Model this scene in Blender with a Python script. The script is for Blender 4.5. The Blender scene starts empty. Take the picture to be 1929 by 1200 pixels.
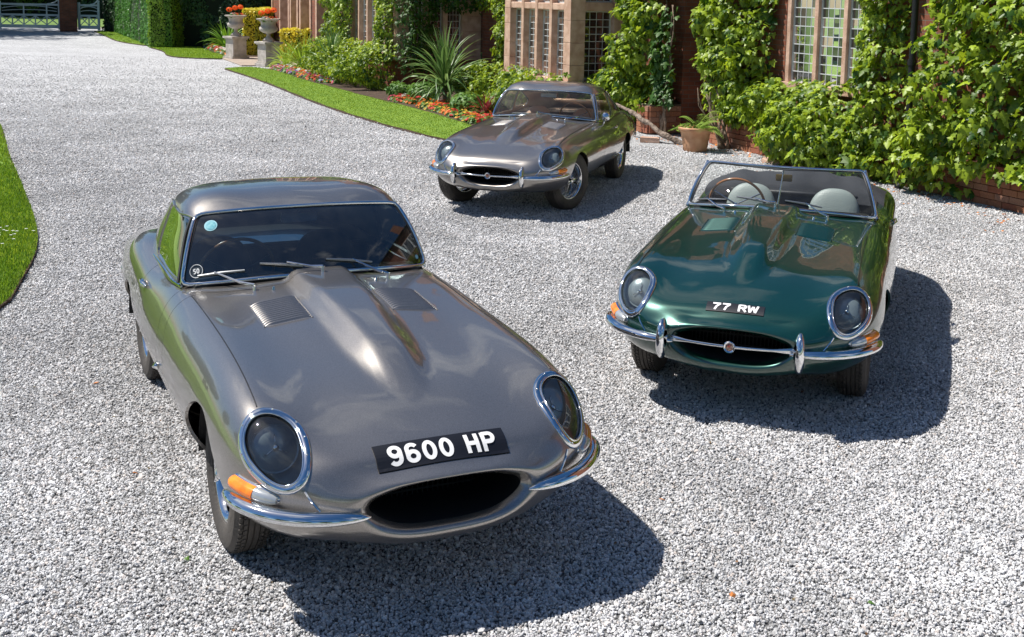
import bpy, bmesh, math, random
import numpy as np
from mathutils import Vector, Matrix
from mathutils.bvhtree import BVHTree
random.seed(7); RNG = np.random.default_rng(7)
SC = bpy.context.scene
COL = SC.collection
PI = math.pi
# ---------------------------------------------------------------- camera
CAM_H = 2.329
PITCH, ROLL = 0.1291455, 0.0183058
cp, sp, cr, sr = math.cos(PITCH), math.sin(PITCH), math.cos(ROLL), math.sin(ROLL)
_r = Vector((1, 0, 0)); _u = Vector((0, sp, cp)); CF = Vector((0, cp, -sp))
CR = cr*_r + sr*_u; CU = -sr*_r + cr*_u
cam_data = bpy.data.cameras.new('camera'); cam = bpy.data.objects.new('camera', cam_data); COL.objects.link(cam)
M = Matrix((CR, CU, -CF)).transposed().to_4x4(); M.translation = Vector((0, 0, CAM_H)); cam.matrix_world = M
cam_data.sensor_width = 36.0; cam_data.lens = 2239.76/1929*36.0; cam_data.shift_y = -320.0/1929
cam_data.clip_start = 0.1; cam_data.clip_end = 2000
SC.camera = cam
# ---------------------------------------------------------------- sky and sun
SUN_SH = Vector((0.60, -0.09, -1.0))          # the way the light travels
sd = (-SUN_SH).normalized()
elev = math.asin(sd.z); azim = math.atan2(sd.x, sd.y)
world = bpy.data.worlds.new('World'); SC.world = world; world.use_nodes = True
nt = world.node_tree; nt.nodes.clear()
wo = nt.nodes.new('ShaderNodeOutputWorld'); bg = nt.nodes.new('ShaderNodeBackground'); bg.inputs[1].default_value = 0.062
sky = nt.nodes.new('ShaderNodeTexSky'); sky.sky_type = 'NISHITA'; sky.sun_disc = False
sky.sun_elevation = elev; sky.sun_rotation = azim; sky.air_density = 1.0; sky.dust_density = 0.6; sky.ozone_density = 2.5
tc = nt.nodes.new('ShaderNodeTexCoord')
mp = nt.nodes.new('ShaderNodeMapping'); mp.inputs['Scale'].default_value = (1.0, 1.0, 2.6); mp.inputs['Location'].default_value = (0.3, 1.7, 0.2)
nt.links.new(tc.outputs['Generated'], mp.inputs[0])
cn = nt.nodes.new('ShaderNodeTexNoise'); cn.inputs['Scale'].default_value = 2.1; cn.inputs['Detail'].default_value = 9; cn.inputs['Roughness'].default_value = 0.58
nt.links.new(mp.outputs[0], cn.inputs[0])
crp = nt.nodes.new('ShaderNodeValToRGB'); crp.color_ramp.elements[0].position = 0.54; crp.color_ramp.elements[1].position = 0.68
nt.links.new(cn.outputs['Fac'], crp.inputs[0])
mixc = nt.nodes.new('ShaderNodeMixRGB'); mixc.inputs[2].default_value = (9.5, 9.8, 10.2, 1)
mulf = nt.nodes.new('ShaderNodeMath'); mulf.operation = 'MULTIPLY'; mulf.inputs[1].default_value = 0.85
nt.links.new(crp.outputs[0], mulf.inputs[0]); nt.links.new(mulf.outputs[0], mixc.inputs[0]); hs = nt.nodes.new('ShaderNodeHueSaturation'); hs.inputs['Saturation'].default_value = 1.3; nt.links.new(sky.outputs[0], hs.inputs['Color']); nt.links.new(hs.outputs[0], mixc.inputs[1])
nt.links.new(mixc.outputs[0], bg.inputs[0]); nt.links.new(bg.outputs[0], wo.inputs[0])
sun_d = bpy.data.lights.new('sun', 'SUN'); sun_d.energy = 5.0; sun_d.angle = math.radians(0.53); sun_d.color = (1.0, 0.955, 0.89)
sun = bpy.data.objects.new('sun', sun_d); COL.objects.link(sun); sun.rotation_euler = SUN_SH.to_track_quat('-Z', 'Y').to_euler(); sun.location = (-20, 10, 30)
SC.view_settings.view_transform = 'Standard'; SC.view_settings.look = 'None'; SC.view_settings.gamma = 1.0
SC.view_settings.exposure = 0.45; SC.view_settings.use_curve_mapping = False
# ---------------------------------------------------------------- materials
MATS = {}
def mat(name, color=(0.5, 0.5, 0.5), rough=0.5, metal=0.0, coat=0.0, var=None, vscale=5.0, bump=0.0, bscale=60.0, spec=0.5, sheen=0.0, trans=0.0, vdetail=4, obj=False, subs=0.0):
    """principled material; var = second colour mixed in by noise"""
    if name in MATS: return MATS[name]
    m = bpy.data.materials.new(name); m.use_nodes = True; n = m.node_tree.nodes; L = m.node_tree.links
    b = n['Principled BSDF']
    b.inputs['Base Color'].default_value = (*color, 1); b.inputs['Roughness'].default_value = rough; b.inputs['Metallic'].default_value = metal
    b.inputs['Coat Weight'].default_value = coat; b.inputs['Coat Roughness'].default_value = 0.02; b.inputs['Coat IOR'].default_value = 1.5 if coat < 1.0 or 'paint' not in name else 1.85; b.inputs['Specular IOR Level'].default_value = spec
    b.inputs['Transmission Weight'].default_value = trans
    tc = n.new('ShaderNodeTexCoord')
    src = tc.outputs['Object']
    if var is not None:
        t = n.new('ShaderNodeTexNoise'); t.inputs['Scale'].default_value = vscale; t.inputs['Detail'].default_value = vdetail
        L.new(src, t.inputs[0])
        r = n.new('ShaderNodeValToRGB'); r.color_ramp.elements[0].position = 0.36; r.color_ramp.elements[1].position = 0.64
        r.color_ramp.elements[0].color = (*color, 1); r.color_ramp.elements[1].color = (*var, 1)
        L.new(t.outputs['Fac'], r.inputs[0]); L.new(r.outputs[0], b.inputs['Base Color'])
    if bump > 0:
        t = n.new('ShaderNodeTexNoise'); t.inputs['Scale'].default_value = bscale; t.inputs['Detail'].default_value = 5
        L.new(src, t.inputs[0]); bp = n.new('ShaderNodeBump'); bp.inputs['Strength'].default_value = bump; bp.inputs['Distance'].default_value = 0.02
        L.new(t.outputs['Fac'], bp.inputs['Height']); L.new(bp.outputs[0], b.inputs['Normal'])
    MATS[name] = m
    return m
def car_paint(name, base, flake, metal):
    m = mat(name, base, rough=0.30, metal=metal, coat=1.0)
    n = m.node_tree.nodes; L = m.node_tree.links; b = n['Principled BSDF']
    tc = n.new('ShaderNodeTexCoord'); v = n.new('ShaderNodeTexVoronoi'); v.inputs['Scale'].default_value = 700
    L.new(tc.outputs['Object'], v.inputs[0])
    mx = n.new('ShaderNodeMixRGB'); mx.inputs[1].default_value = (*base, 1); mx.inputs[2].default_value = (*flake, 1)
    sep = n.new('ShaderNodeSeparateColor'); L.new(v.outputs['Color'], sep.inputs[0]); L.new(sep.outputs[0], mx.inputs[0])
    # faint road dust
    t = n.new('ShaderNodeTexNoise'); t.inputs['Scale'].default_value = 3.0; t.inputs['Detail'].default_value = 8; L.new(tc.outputs['Object'], t.inputs[0])
    mr = n.new('ShaderNodeMapRange'); mr.inputs[1].default_value = 0.4; mr.inputs[2].default_value = 0.75; mr.inputs[3].default_value = 0.004; mr.inputs[4].default_value = 0.022
    L.new(t.outputs['Fac'], mr.inputs[0]); L.new(mr.outputs[0], b.inputs['Coat Roughness'])
    L.new(mx.outputs[0], b.inputs['Base Color'])
    # very slight orange peel
    w = n.new('ShaderNodeTexNoise'); w.inputs['Scale'].default_value = 9.0; w.inputs['Detail'].default_value = 1; L.new(tc.outputs['Object'], w.inputs[0])
    bp = n.new('ShaderNodeBump'); bp.inputs['Strength'].default_value = 0.03; bp.inputs['Distance'].default_value = 0.02
    L.new(w.outputs['Fac'], bp.inputs['Height']); L.new(bp.outputs[0], b.inputs['Coat Normal'])
    return m
def glass(name, tint=(0.9, 0.95, 0.95), refl=1.0, ior=1.5, dirt=0.03):
    if name in MATS: return MATS[name]
    m = bpy.data.materials.new(name); m.use_nodes = True; n = m.node_tree.nodes; L = m.node_tree.links; n.clear()
    o = n.new('ShaderNodeOutputMaterial'); t = n.new('ShaderNodeBsdfTransparent'); t.inputs[0].default_value = (*tint, 1)
    g = n.new('ShaderNodeBsdfGlossy'); g.inputs['Roughness'].default_value = 0.0; g.inputs[0].default_value = (1, 1, 1, 1)
    f = n.new('ShaderNodeFresnel'); f.inputs[0].default_value = ior
    mu = n.new('ShaderNodeMath'); mu.operation = 'MULTIPLY'; mu.inputs[1].default_value = refl; mu.use_clamp = True
    mx = n.new('ShaderNodeMixShader'); L.new(f.outputs[0], mu.inputs[0]); L.new(mu.outputs[0], mx.inputs[0]); L.new(t.outputs[0], mx.inputs[1]); L.new(g.outputs[0], mx.inputs[2])
    d = n.new('ShaderNodeBsdfDiffuse'); d.inputs[0].default_value = (0.6, 0.6, 0.58, 1)
    tc = n.new('ShaderNodeTexCoord'); nz = n.new('ShaderNodeTexNoise'); nz.inputs['Scale'].default_value = 14; nz.inputs['Detail'].default_value = 6; L.new(tc.outputs['Object'], nz.inputs[0])
    ml = n.new('ShaderNodeMath'); ml.operation = 'MULTIPLY'; ml.inputs[1].default_value = dirt; L.new(nz.outputs['Fac'], ml.inputs[0])
    m2 = n.new('ShaderNodeMixShader'); L.new(ml.outputs[0], m2.inputs[0]); L.new(mx.outputs[0], m2.inputs[1]); L.new(d.outputs[0], m2.inputs[2])
    L.new(m2.outputs[0], o.inputs[0]); MATS[name] = m
    return m
# ---------------------------------------------------------------- objects
def tag(o, label=None, cat=None, group=None, kind=None):
    if label: o['label'] = label
    if cat: o['category'] = cat
    if group: o['group'] = group
    if kind: o['kind'] = kind
    return o
def thing(name, label, cat, loc=(0, 0, 0), rz=0.0, group=None):
    o = bpy.data.objects.new(name, None); COL.objects.link(o); o.location = loc; o.rotation_euler = (0, 0, rz); o.empty_display_size = 0.1
    return tag(o, label, cat, group)
def link_mesh(name, me, m, parent=None):
    o = bpy.data.objects.new(name, me); COL.objects.link(o)
    if m is not None and len(me.materials) == 0:
        for q in (m if isinstance(m, (list, tuple)) else [m]): me.materials.append(q)
    if parent is not None: o.parent = parent
    return o
def mesh_obj(name, V, F, m, parent=None, N=None, smooth=True, mi=None):
    me = bpy.data.meshes.new(name)
    V = np.asarray(V, dtype=float).reshape(-1, 3)
    me.from_pydata(V.tolist(), [], [tuple(int(i) for i in f) for f in F]); me.update()
    if smooth: me.polygons.foreach_set('use_smooth', np.ones(len(me.polygons), dtype=bool))
    o = link_mesh(name, me, m, parent)
    if mi is not None: me.polygons.foreach_set('material_index', np.asarray(mi, dtype=np.int32))
    if N is not None: me.normals_split_custom_set_from_vertices(np.asarray(N).tolist())
    return o
def bm_obj(name, bm, m, parent=None, smooth=False, angle=None):
    me = bpy.data.meshes.new(name); bmesh.ops.recalc_face_normals(bm, faces=bm.faces); bm.to_mesh(me); bm.free()
    if smooth or angle: me.polygons.foreach_set('use_smooth', np.ones(len(me.polygons), dtype=bool))
    if angle: me.set_sharp_from_angle(angle=math.radians(angle))
    return link_mesh(name, me, m, parent)
def fast_mesh(name, V, F, m, parent=None, smooth=False):
    """V (n,3), F (m,k) numpy constant k"""
    V = np.ascontiguousarray(V, dtype=np.float32); F = np.ascontiguousarray(F, dtype=np.int32); k = F.shape[1]
    me = bpy.data.meshes.new(name); me.vertices.add(len(V)); me.vertices.foreach_set('co', V.ravel())
    me.loops.add(F.size); me.loops.foreach_set('vertex_index', F.ravel())
    me.polygons.add(len(F)); me.polygons.foreach_set('loop_start', np.arange(len(F), dtype=np.int32)*k)
    me.update(calc_edges=True); me.validate()
    if smooth: me.polygons.foreach_set('use_smooth', np.ones(len(me.polygons), dtype=bool))
    return link_mesh(name, me, m, parent)
def add_box(bm, c, s, rot=None, bevel=0.0):
    r = bmesh.ops.create_cube(bm, size=1.0); vs = r['verts']
    for v in vs: v.co = Vector((v.co.x*s[0], v.co.y*s[1], v.co.z*s[2]))
    if bevel > 0:
        es = list({e for v in vs for e in v.link_edges})
        rb = bmesh.ops.bevel(bm, geom=es, offset=bevel, segments=2, affect='EDGES', profile=0.6)
        vs = list({v for f in rb['faces'] for v in f.verts} | {v for v in vs if v.is_valid})
    for v in vs:
        if rot is not None: v.co = rot @ v.co
        v.co += Vector(c)
    return vs
def sweep(bm, pts, rad, n=8, closed=False, prof=None, up=None, cap=True):
    """tube (or custom profile [(a,b)]) along pts; rad scalar or list; up = list of vectors for frame"""
    pts = [Vector(p) for p in pts]; K = len(pts)
    rings = []; prev = None
    for i, p in enumerate(pts):
        if closed: t = (pts[(i+1) % K]-pts[i-1])
        else: t = pts[min(i+1, K-1)]-pts[max(i-1, 0)]
        t = t.normalized() if t.length > 1e-9 else Vector((1, 0, 0))
        if up is not None: a = Vector(up[i] if isinstance(up, list) else up)
        elif prev is not None: a = prev
        else: a = Vector((0, 0, 1)) if abs(t.z) < 0.9 else Vector((1, 0, 0))
        a = a - t*a.dot(t)
        if a.length < 1e-6: a = t.orthogonal()
        a.normalize(); b = t.cross(a); prev = a
        r = rad[i] if isinstance(rad, (list, tuple, np.ndarray)) else rad
        if prof is None: ring = [p + a*(r*math.cos(2*PI*k/n)) + b*(r*math.sin(2*PI*k/n)) for k in range(n)]
        else: ring = [p + a*(q[1]*r) + b*(q[0]*r) for q in prof]
        rings.append([bm.verts.new(q) for q in ring])
    m = len(rings[0])
    for i in range(K if closed else K-1):
        A, B = rings[i], rings[(i+1) % K]
        for k in range(m):
            bm.faces.new((A[k], A[(k+1) % m], B[(k+1) % m], B[k]))
    if cap and not closed:
        bm.faces.new(rings[0][::-1]); bm.faces.new(rings[-1])
def tube_obj(name, pts, rad, m, parent=None, n=8, closed=False, prof=None, up=None, cap=True):
    bm = bmesh.new(); sweep(bm, pts, rad, n, closed, prof, up, cap); return bm_obj(name, bm, m, parent, smooth=True, angle=50)
def lathe_bm(bm, prof, n=32, axis='z', c=(0, 0, 0), closed=False):
    """prof [(r, h)] revolved about axis through c"""
    rings = []
    for r, h in prof:
        ring = []
        for k in range(n):
            a = 2*PI*k/n; x, y = r*math.cos(a), r*math.sin(a)
            if axis == 'z': p = (x, y, h)
            elif axis == 'y': p = (x, h, y)
            else: p = (h, x, y)
            ring.append(bm.verts.new(Vector(p)+Vector(c)))
        rings.append(ring)
    for i in range(len(rings) if closed else len(rings)-1):
        A, B = rings[i], rings[(i+1) % len(rings)]
        for k in range(n): bm.faces.new((A[k], A[(k+1) % n], B[(k+1) % n], B[k]))
    return rings
def lathe_obj(name, prof, m, parent=None, n=32, axis='z', c=(0, 0, 0), closed=False, angle=35, cap=False):
    bm = bmesh.new(); R = lathe_bm(bm, prof, n, axis, c, closed)
    if cap: bm.faces.new(R[0][::-1]); bm.faces.new(R[-1])
    return bm_obj(name, bm, m, parent, smooth=True, angle=angle)
# ---------------------------------------------------------------- splines
def nspline(x, Y, xq):
    """natural cubic spline of Y (n,...) at knots x, evaluated at xq"""
    x = np.asarray(x, float); Y = np.asarray(Y, float); n = len(x); h = np.diff(x)
    A = np.zeros((n, n)); B = np.zeros((n,)+Y.shape[1:]); A[0, 0] = A[-1, -1] = 1
    for i in range(1, n-1):
        A[i, i-1] = h[i-1]; A[i, i] = 2*(h[i-1]+h[i]); A[i, i+1] = h[i]
        B[i] = 6*((Y[i+1]-Y[i])/h[i]-(Y[i]-Y[i-1])/h[i-1])
    Mm = np.linalg.solve(A, B.reshape(n, -1)).reshape(B.shape)
    xq = np.asarray(xq, float); k = np.clip(np.searchsorted(x, xq, side='right')-1, 0, n-2)
    a = xq-x[k]; hh = h[k]; b = hh-a
    sh = (-1,)+(1,)*(Y.ndim-1); a = a.reshape(sh); b = b.reshape(sh); hh = hh.reshape(sh)
    return Mm[k]*b**3/(6*hh)+Mm[k+1]*a**3/(6*hh)+(Y[k]/hh-Mm[k]*hh/6)*b+(Y[k+1]/hh-Mm[k+1]*hh/6)*a
def curve_pts(P, n, closed=False):
    """smooth curve through P, n samples"""
    P = np.asarray(P, float)
    if closed:
        Q = np.concatenate([P, P, P, P[:1]]); d = np.r_[0, np.cumsum(np.linalg.norm(np.diff(Q, axis=0), axis=1))]
        k = len(P); return nspline(d, Q, d[k]+(d[2*k]-d[k])*np.arange(n)/n)
    d = np.r_[0, np.cumsum(np.linalg.norm(np.diff(P, axis=0), axis=1))]
    return nspline(d, P, np.linspace(0, d[-1], n))
def sstep(a, b, x):
    t = np.clip((np.asarray(x, float)-a)/(b-a), 0, 1); return t*t*(3-2*t)
def grid_normals(V, closed_v=False):
    """V (R,C,3)"""
    du = np.gradient(V, axis=0)
    if closed_v: dv = (np.roll(V, -1, 1)-np.roll(V, 1, 1))
    else: dv = np.gradient(V, axis=1)
    n = np.cross(du, dv); l = np.linalg.norm(n, axis=2, keepdims=True); l[l < 1e-12] = 1
    return n/l
class PM:
    """polygon mesh with vertex normals that can be clipped by a scalar function"""
    def __init__(s, V, N, F): s.V = np.asarray(V, float); s.N = np.asarray(N, float); s.F = F; s.edge = []
    def clip(s, fn, keep=1, track=True):
        f = np.asarray(fn(s.V), float)*keep
        f = np.where(np.abs(f) < 1e-6, 1e-6, f)
        V = s.V.tolist(); N = s.N.tolist(); cache = {}; out = []; seg = []
        pos = f > 0
        def cut(a, b):
            k = (a, b) if a < b else (b, a)
            if k not in cache:
                t = f[a]/(f[a]-f[b]); va = s.V[a]; vb = s.V[b]
                V.append((va+(vb-va)*t).tolist()); n = s.N[a]+(s.N[b]-s.N[a])*t; n = n/(np.linalg.norm(n)+1e-12); N.append(n.tolist()); cache[k] = len(V)-1
            return cache[k]
        for F in s.F:
            ps = [pos[i] for i in F]
            if all(ps): out.append(F); continue
            if not any(ps): continue
            poly = []; cuts = []
            for i in range(len(F)):
                a, b = F[i], F[(i+1) % len(F)]
                if pos[a]: poly.append(a)
                if pos[a] != pos[b]:
                    c = cut(a, b); poly.append(c); cuts.append(c)
            if len(poly) >= 3:
                out.append(tuple(poly))
                if len(cuts) == 2: seg.append((cuts[0], cuts[1]) )
        r = PM(V, N, out); r.edge = (s.edge + seg) if track else list(s.edge)
        return r
    def compact(s):
        used = sorted({i for F in s.F for i in F}); mp = {j: i for i, j in enumerate(used)}
        r = PM(s.V[used], s.N[used], [tuple(mp[i] for i in F) for F in s.F]); r.edge = [(mp[a], mp[b]) for a, b in s.edge if a in mp and b in mp]
        return r
    def flange(s, d=0.012):
        """turn the cut edges inwards so that the sheet shows a thickness"""
        V = s.V.tolist(); N = s.N.tolist(); F = list(s.F)
        for a, b in s.edge:
            pa, pb = s.V[a], s.V[b]; e = pb-pa
            if np.linalg.norm(e) < 1e-7: continue
            n = np.cross(e, -(s.N[a]+s.N[b])/2); n = n/(np.linalg.norm(n)+1e-12)
            i = len(V); V += [pa.tolist(), pb.tolist(), (pb-s.N[b]*d).tolist(), (pa-s.N[a]*d).tolist()]; N += [n.tolist()]*4
            F.append((i, i+1, i+2, i+3))
        return PM(V, N, F)
    def obj(s, name, m, parent=None, flange=0.0):
        c = s.compact()
        if flange: c = c.flange(flange)
        return mesh_obj(name, c.V, c.F, m, parent, N=c.N)
# ---------------------------------------------------------------- sports car body: control rings (x forward from the front axle, y half width, z up)
def _ring(*p): return np.array(p, float)
def _st(x, bot, side, top, dxt=0.0):
    """planar ring: bot j0..j5, side j6, top j7..j12 as (y,z)"""
    return np.array([(x, y, z) for y, z in bot+[side]+top], float)
RINGS = [
 # mouth inner edge
 _ring((.800,0,.358),(.800,.07,.359),(.800,.137,.364),(.798,.200,.376),(.796,.252,.398),(.792,.293,.427),(.790,.307,.450),(.793,.293,.472),(.796,.252,.490),(.798,.200,.504),(.800,.137,.513),(.800,.07,.518),(.800,0,.519)),
 # crest of the lip
 _ring((.842,0,.332),(.842,.075,.333),(.842,.150,.340),(.840,.226,.355),(.836,.290,.384),(.831,.333,.424),(.827,.347,.455),(.831,.333,.488),(.837,.290,.512),(.842,.226,.530),(.850,.150,.543),(.853,.075,.547),(.854,0,.548)),
 _ring((.828,0,.300),(.828,.09,.301),(.827,.185,.310),(.826,.27,.335),(.822,.345,.378),(.818,.395,.430),(.816,.410,.465),(.817,.40,.497),(.817,.35,.526),(.816,.275,.547),(.812,.18,.558),(.811,.09,.564),(.811,0,.566)),
 _ring((.72,0,.275),(.72,.15,.277),(.73,.29,.291),(.745,.41,.322),(.752,.48,.372),(.758,.512,.425),(.762,.515,.474),(.757,.522,.516),(.746,.508,.553),(.735,.455,.590),(.735,.35,.606),(.737,.18,.613),(.738,0,.615)),
 _ring((.60,0,.25),(.60,.18,.253),(.62,.36,.266),(.64,.51,.300),(.66,.585,.355),(.675,.618,.420),(.680,.622,.482),(.670,.630,.540),(.640,.618,.602),(.605,.558,.655),(.602,.43,.662),(.605,.22,.667),(.61,0,.668)),
 _ring((.45,0,.24),(.45,.20,.241),(.47,.41,.246),(.50,.575,.276),(.53,.655,.340),(.545,.697,.412),(.550,.710,.490),(.538,.708,.570),(.502,.684,.660),(.450,.622,.728),(.440,.46,.716),(.445,.24,.716),(.45,0,.718)),
 _ring((.25,0,.23),(.25,.22,.231),(.27,.45,.236),(.30,.61,.258),(.32,.700,.325),(.33,.745,.415),(.330,.762,.500),(.322,.757,.605),(.300,.718,.704),(.270,.638,.768),(.262,.47,.757),(.255,.24,.758),(.25,0,.762)),
 _st(0.0,[(0, 0.22), (0.25, 0.22), (0.44, 0.226), (0.6, 0.248), (0.7010000000000001, 0.325), (0.764, 0.43)],(0.786,0.52),[(0.772, 0.63), (0.727, 0.73), (0.645, 0.795), (0.47, 0.79), (0.24, 0.797), (0.0, 0.805)]),
 _st(-.36,[(0, 0.22), (0.25, 0.22), (0.44, 0.226), (0.6, 0.248), (0.7050000000000001, 0.325), (0.768, 0.43)],(0.79,0.525),[(0.775, 0.64), (0.731, 0.745), (0.65, 0.812), (0.47, 0.826), (0.24, 0.848), (0.0, 0.858)]),
 _st(-.70,[(0, 0.22), (0.25, 0.22), (0.44, 0.226), (0.6, 0.248), (0.7080000000000001, 0.325), (0.771, 0.43)],(0.793,0.53),[(0.778, 0.65), (0.737, 0.752), (0.663, 0.822), (0.48, 0.847), (0.24, 0.873), (0.0, 0.884)]),
 _st(-.95,[(0, 0.22), (0.25, 0.22), (0.44, 0.226), (0.6, 0.248), (0.7060000000000001, 0.325), (0.769, 0.43)],(0.791,0.53),[(0.775, 0.655), (0.734, 0.757), (0.666, 0.828), (0.5, 0.862), (0.25, 0.888), (0.0, 0.898)]),
 _st(-1.25,[(0, 0.22), (0.25, 0.22), (0.44, 0.226), (0.6, 0.248), (0.7030000000000001, 0.325), (0.766, 0.43)],(0.788,0.53),[(0.771, 0.66), (0.729, 0.765), (0.669, 0.828), (0.54, 0.858), (0.27, 0.885), (0.0, 0.895)]),
 _st(-1.70,[(0, 0.22), (0.25, 0.22), (0.44, 0.226), (0.6, 0.248), (0.6930000000000001, 0.325), (0.756, 0.43)],(0.778,0.53),[(0.761, 0.66), (0.728, 0.755), (0.662, 0.812), (0.53, 0.848), (0.27, 0.862), (0.0, 0.866)]),
 _st(-2.10,[(0, 0.22), (0.25, 0.22), (0.44, 0.226), (0.6, 0.248), (0.677, 0.325), (0.74, 0.43)],(0.762,0.535),[(0.746, 0.67), (0.728, 0.775), (0.662, 0.843), (0.53, 0.862), (0.27, 0.872), (0.0, 0.875)]),
 _st(-2.44,[(0, 0.22), (0.25, 0.22), (0.44, 0.226), (0.6, 0.248), (0.665, 0.325), (0.728, 0.43)],(0.75,0.55),[(0.738, 0.68), (0.722, 0.795), (0.65, 0.862), (0.52, 0.866), (0.26, 0.872), (0.0, 0.874)]),
 _st(-2.80,[(0, 0.25), (0.25, 0.25), (0.44, 0.256), (0.6, 0.288), (0.648, 0.365), (0.711, 0.454)],(0.733,0.56),[(0.719, 0.672), (0.684, 0.768), (0.626, 0.822), (0.49, 0.84), (0.25, 0.848), (0.0, 0.85)]),
 _st(-3.15,[(0,.32),(.22,.322),(.42,.335),(.565,.365),(.64,.415),(.675,.478)],(.684,.552),[(.672,.645),(.638,.722),(.575,.765),(.45,.782),(.22,.788),(0,.790)]),
 _st(-3.38,[(0,.38),(.19,.382),(.35,.39),(.475,.41),(.545,.445),(.578,.495)],(.588,.552),[(.578,.617),(.548,.668),(.495,.700),(.38,.714),(.19,.720),(0,.722)]),
 _st(-3.52,[(0,.42),(.14,.422),(.27,.427),(.37,.44),(.43,.465),(.462,.502)],(.470,.545),[(.460,.585),(.435,.615),(.385,.636),(.29,.648),(.15,.652),(0,.653)]),
 _st(-3.57,[(0,.47),(.08,.471),(.15,.473),(.21,.48),(.245,.492),(.265,.512)],(.27,.535),[(.265,.552),(.247,.568),(.215,.58),(.16,.587),(.08,.59),(0,.59)]),
]
def bulge_h(x, y):
    x = np.asarray(x, float); y = np.abs(np.asarray(y, float))
    t = np.clip((0.49-x)/1.35, 0, None)                       # 0 at the tip, 1 at the cowl
    w = 0.177*np.sqrt(np.clip(1-(1-np.clip(t/0.50, 0, 1))**2, 0, 1))+1e-4
    H = 0.060*sstep(0.0, 0.36, t)*(1-0.25*sstep(.75, 1.0, t))
    q = y/w; flat = 0.28+0.40*sstep(0.3, 1.0, t)
    return np.where(t > 0, H*(1-sstep(flat, 1.04, q)), 0)
def body_grid():
    R = []
    K = len(RINGS)
    nv = 9
    for r in RINGS:
        full = np.concatenate([r, (r[1:-1][::-1])*np.array([1, -1, 1])])      # 24 points, closed
        Q = np.concatenate([full, full, full, full[:1]]); d = np.r_[0, np.cumsum(np.linalg.norm(np.diff(Q, axis=0), axis=1))]
        xs = np.concatenate([np.linspace(d[24+i], d[25+i], nv, endpoint=False) for i in range(24)])
        R.append(nspline(d, Q, xs))
    R = np.array(R)                                                           # (K, 216, 3)
    seg = np.linalg.norm(np.diff(R, axis=0), axis=2).mean(axis=1)
    n = [max(4, int(round(s/0.019))) for s in seg]
    out = np.zeros((sum(n)+1, R.shape[1], 3))
    for c in range(R.shape[1]):
        d = np.r_[0, np.cumsum(np.linalg.norm(np.diff(R[:, c], axis=0), axis=1)+1e-6)]
        xs = np.concatenate([np.linspace(d[i], d[i+1], n[i], endpoint=False) for i in range(K-1)]+[[d[-1]]])
        out[:, c] = nspline(d, R[:, c], xs)
    top = np.zeros(R.shape[1], bool); top[9*nv-nv//2:15*nv+nv//2+1] = True
    m = top[None, :] & (out[..., 0] > -1.25)
    out[..., 2] += np.where(m, bulge_h(out[..., 0], out[..., 1])*sstep(-1.2, -1.0, out[..., 0]), 0)
    return out
_G = body_grid()
_GN = grid_normals(_G, closed_v=True)
if (_GN*(_G-_G.mean(axis=1, keepdims=True))).sum() < 0: _GN = -_GN
_R, _C = _G.shape[:2]
_F = [(i*_C+j, i*_C+(j+1) % _C, (i+1)*_C+(j+1) % _C, (i+1)*_C+j) for i in range(_R-1) for j in range(_C)]
_F.append(tuple((_R-1)*_C+j for j in range(_C)))
_GV = _G.reshape(-1, 3); _GNf = _GN.reshape(-1, 3)
_fn = np.cross(_GV[_F[_C*60][1]]-_GV[_F[_C*60][0]], _GV[_F[_C*60][2]]-_GV[_F[_C*60][1]])
if _fn @ _GNf[_F[_C*60][0]] < 0: _F = [f[::-1] for f in _F]
BODY = PM(_GV, _GNf, _F)
BVH = BVHTree.FromPolygons([Vector(v) for v in _GV.tolist()], [list(f) for f in _F[:-1]])
def surf_top(x, y):
    h = BVH.ray_cast(Vector((x, y, 2.0)), Vector((0, 0, -1)))
    return (h[0], h[1] if h[1].z > 0 else -h[1])
def surf_dir(o, d):
    h = BVH.ray_cast(Vector(o), Vector(d).normalized())
    if h[0] is None: return None
    n = h[1]; return (h[0], n if n.dot(Vector(d)) < 0 else -n)
def surf_side(x, z, s):
    return surf_dir((x, s*2.0, z), (0, -s, 0))
# headlight openings: an egg in a plane facing forward, up and outwards
HL_C = np.array((.576, .598, .634)); HL_A = np.array((.835, -.223, -.503)); HL_A /= np.linalg.norm(HL_A)
_b0 = np.array((.27, .96, 0)); _b0 -= HL_A*(_b0 @ HL_A); _b0 /= np.linalg.norm(_b0); _n0 = np.cross(HL_A, _b0)
_t = math.radians(33); HL_B = math.cos(_t)*_b0-math.sin(_t)*_n0; HL_N = math.sin(_t)*_b0+math.cos(_t)*_n0
def egg_r(th, a=.175, b=.103):
    """th measured from the long axis (front-lower end)"""
    c, s = np.cos(th), np.sin(th)
    return 1/np.sqrt((c/a)**2+(s/(b*(1-0.10*c)))**2)
def hl_ab(V, s):
    W = V*np.array([1, s, 1])-HL_C
    return W @ HL_A, W @ HL_B, W @ HL_N
def hl_fn(s, off=0.0):
    def f(V):
        a, b, n = hl_ab(V, s); r = np.hypot(a, b); th = np.arctan2(b, a)
        d = r-(egg_r(th)+off)
        return np.where((np.abs(n) < .14), d, 1.0)
    return f
def hl_outline(s, off=0.0, n=64, lift=0.0, scale=1.0):
    out = []
    for k in range(n):
        th = 2*PI*k/n; r = (egg_r(th)+off)*scale
        p = HL_C+HL_A*(r*math.cos(th))+HL_B*(r*math.sin(th)); p = p*np.array([1, s, 1]); nn = HL_N*np.array([1, s, 1])
        h = surf_dir(p+nn*.3, -nn)
        out.append((h[0]+h[1]*lift, h[1]))
    return out
def arch_front(V): return np.where(np.abs(V[:, 1]) > .45, np.sqrt(V[:, 0]**2+((V[:, 2]-.300))**2)-.340, 1.0)
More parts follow.
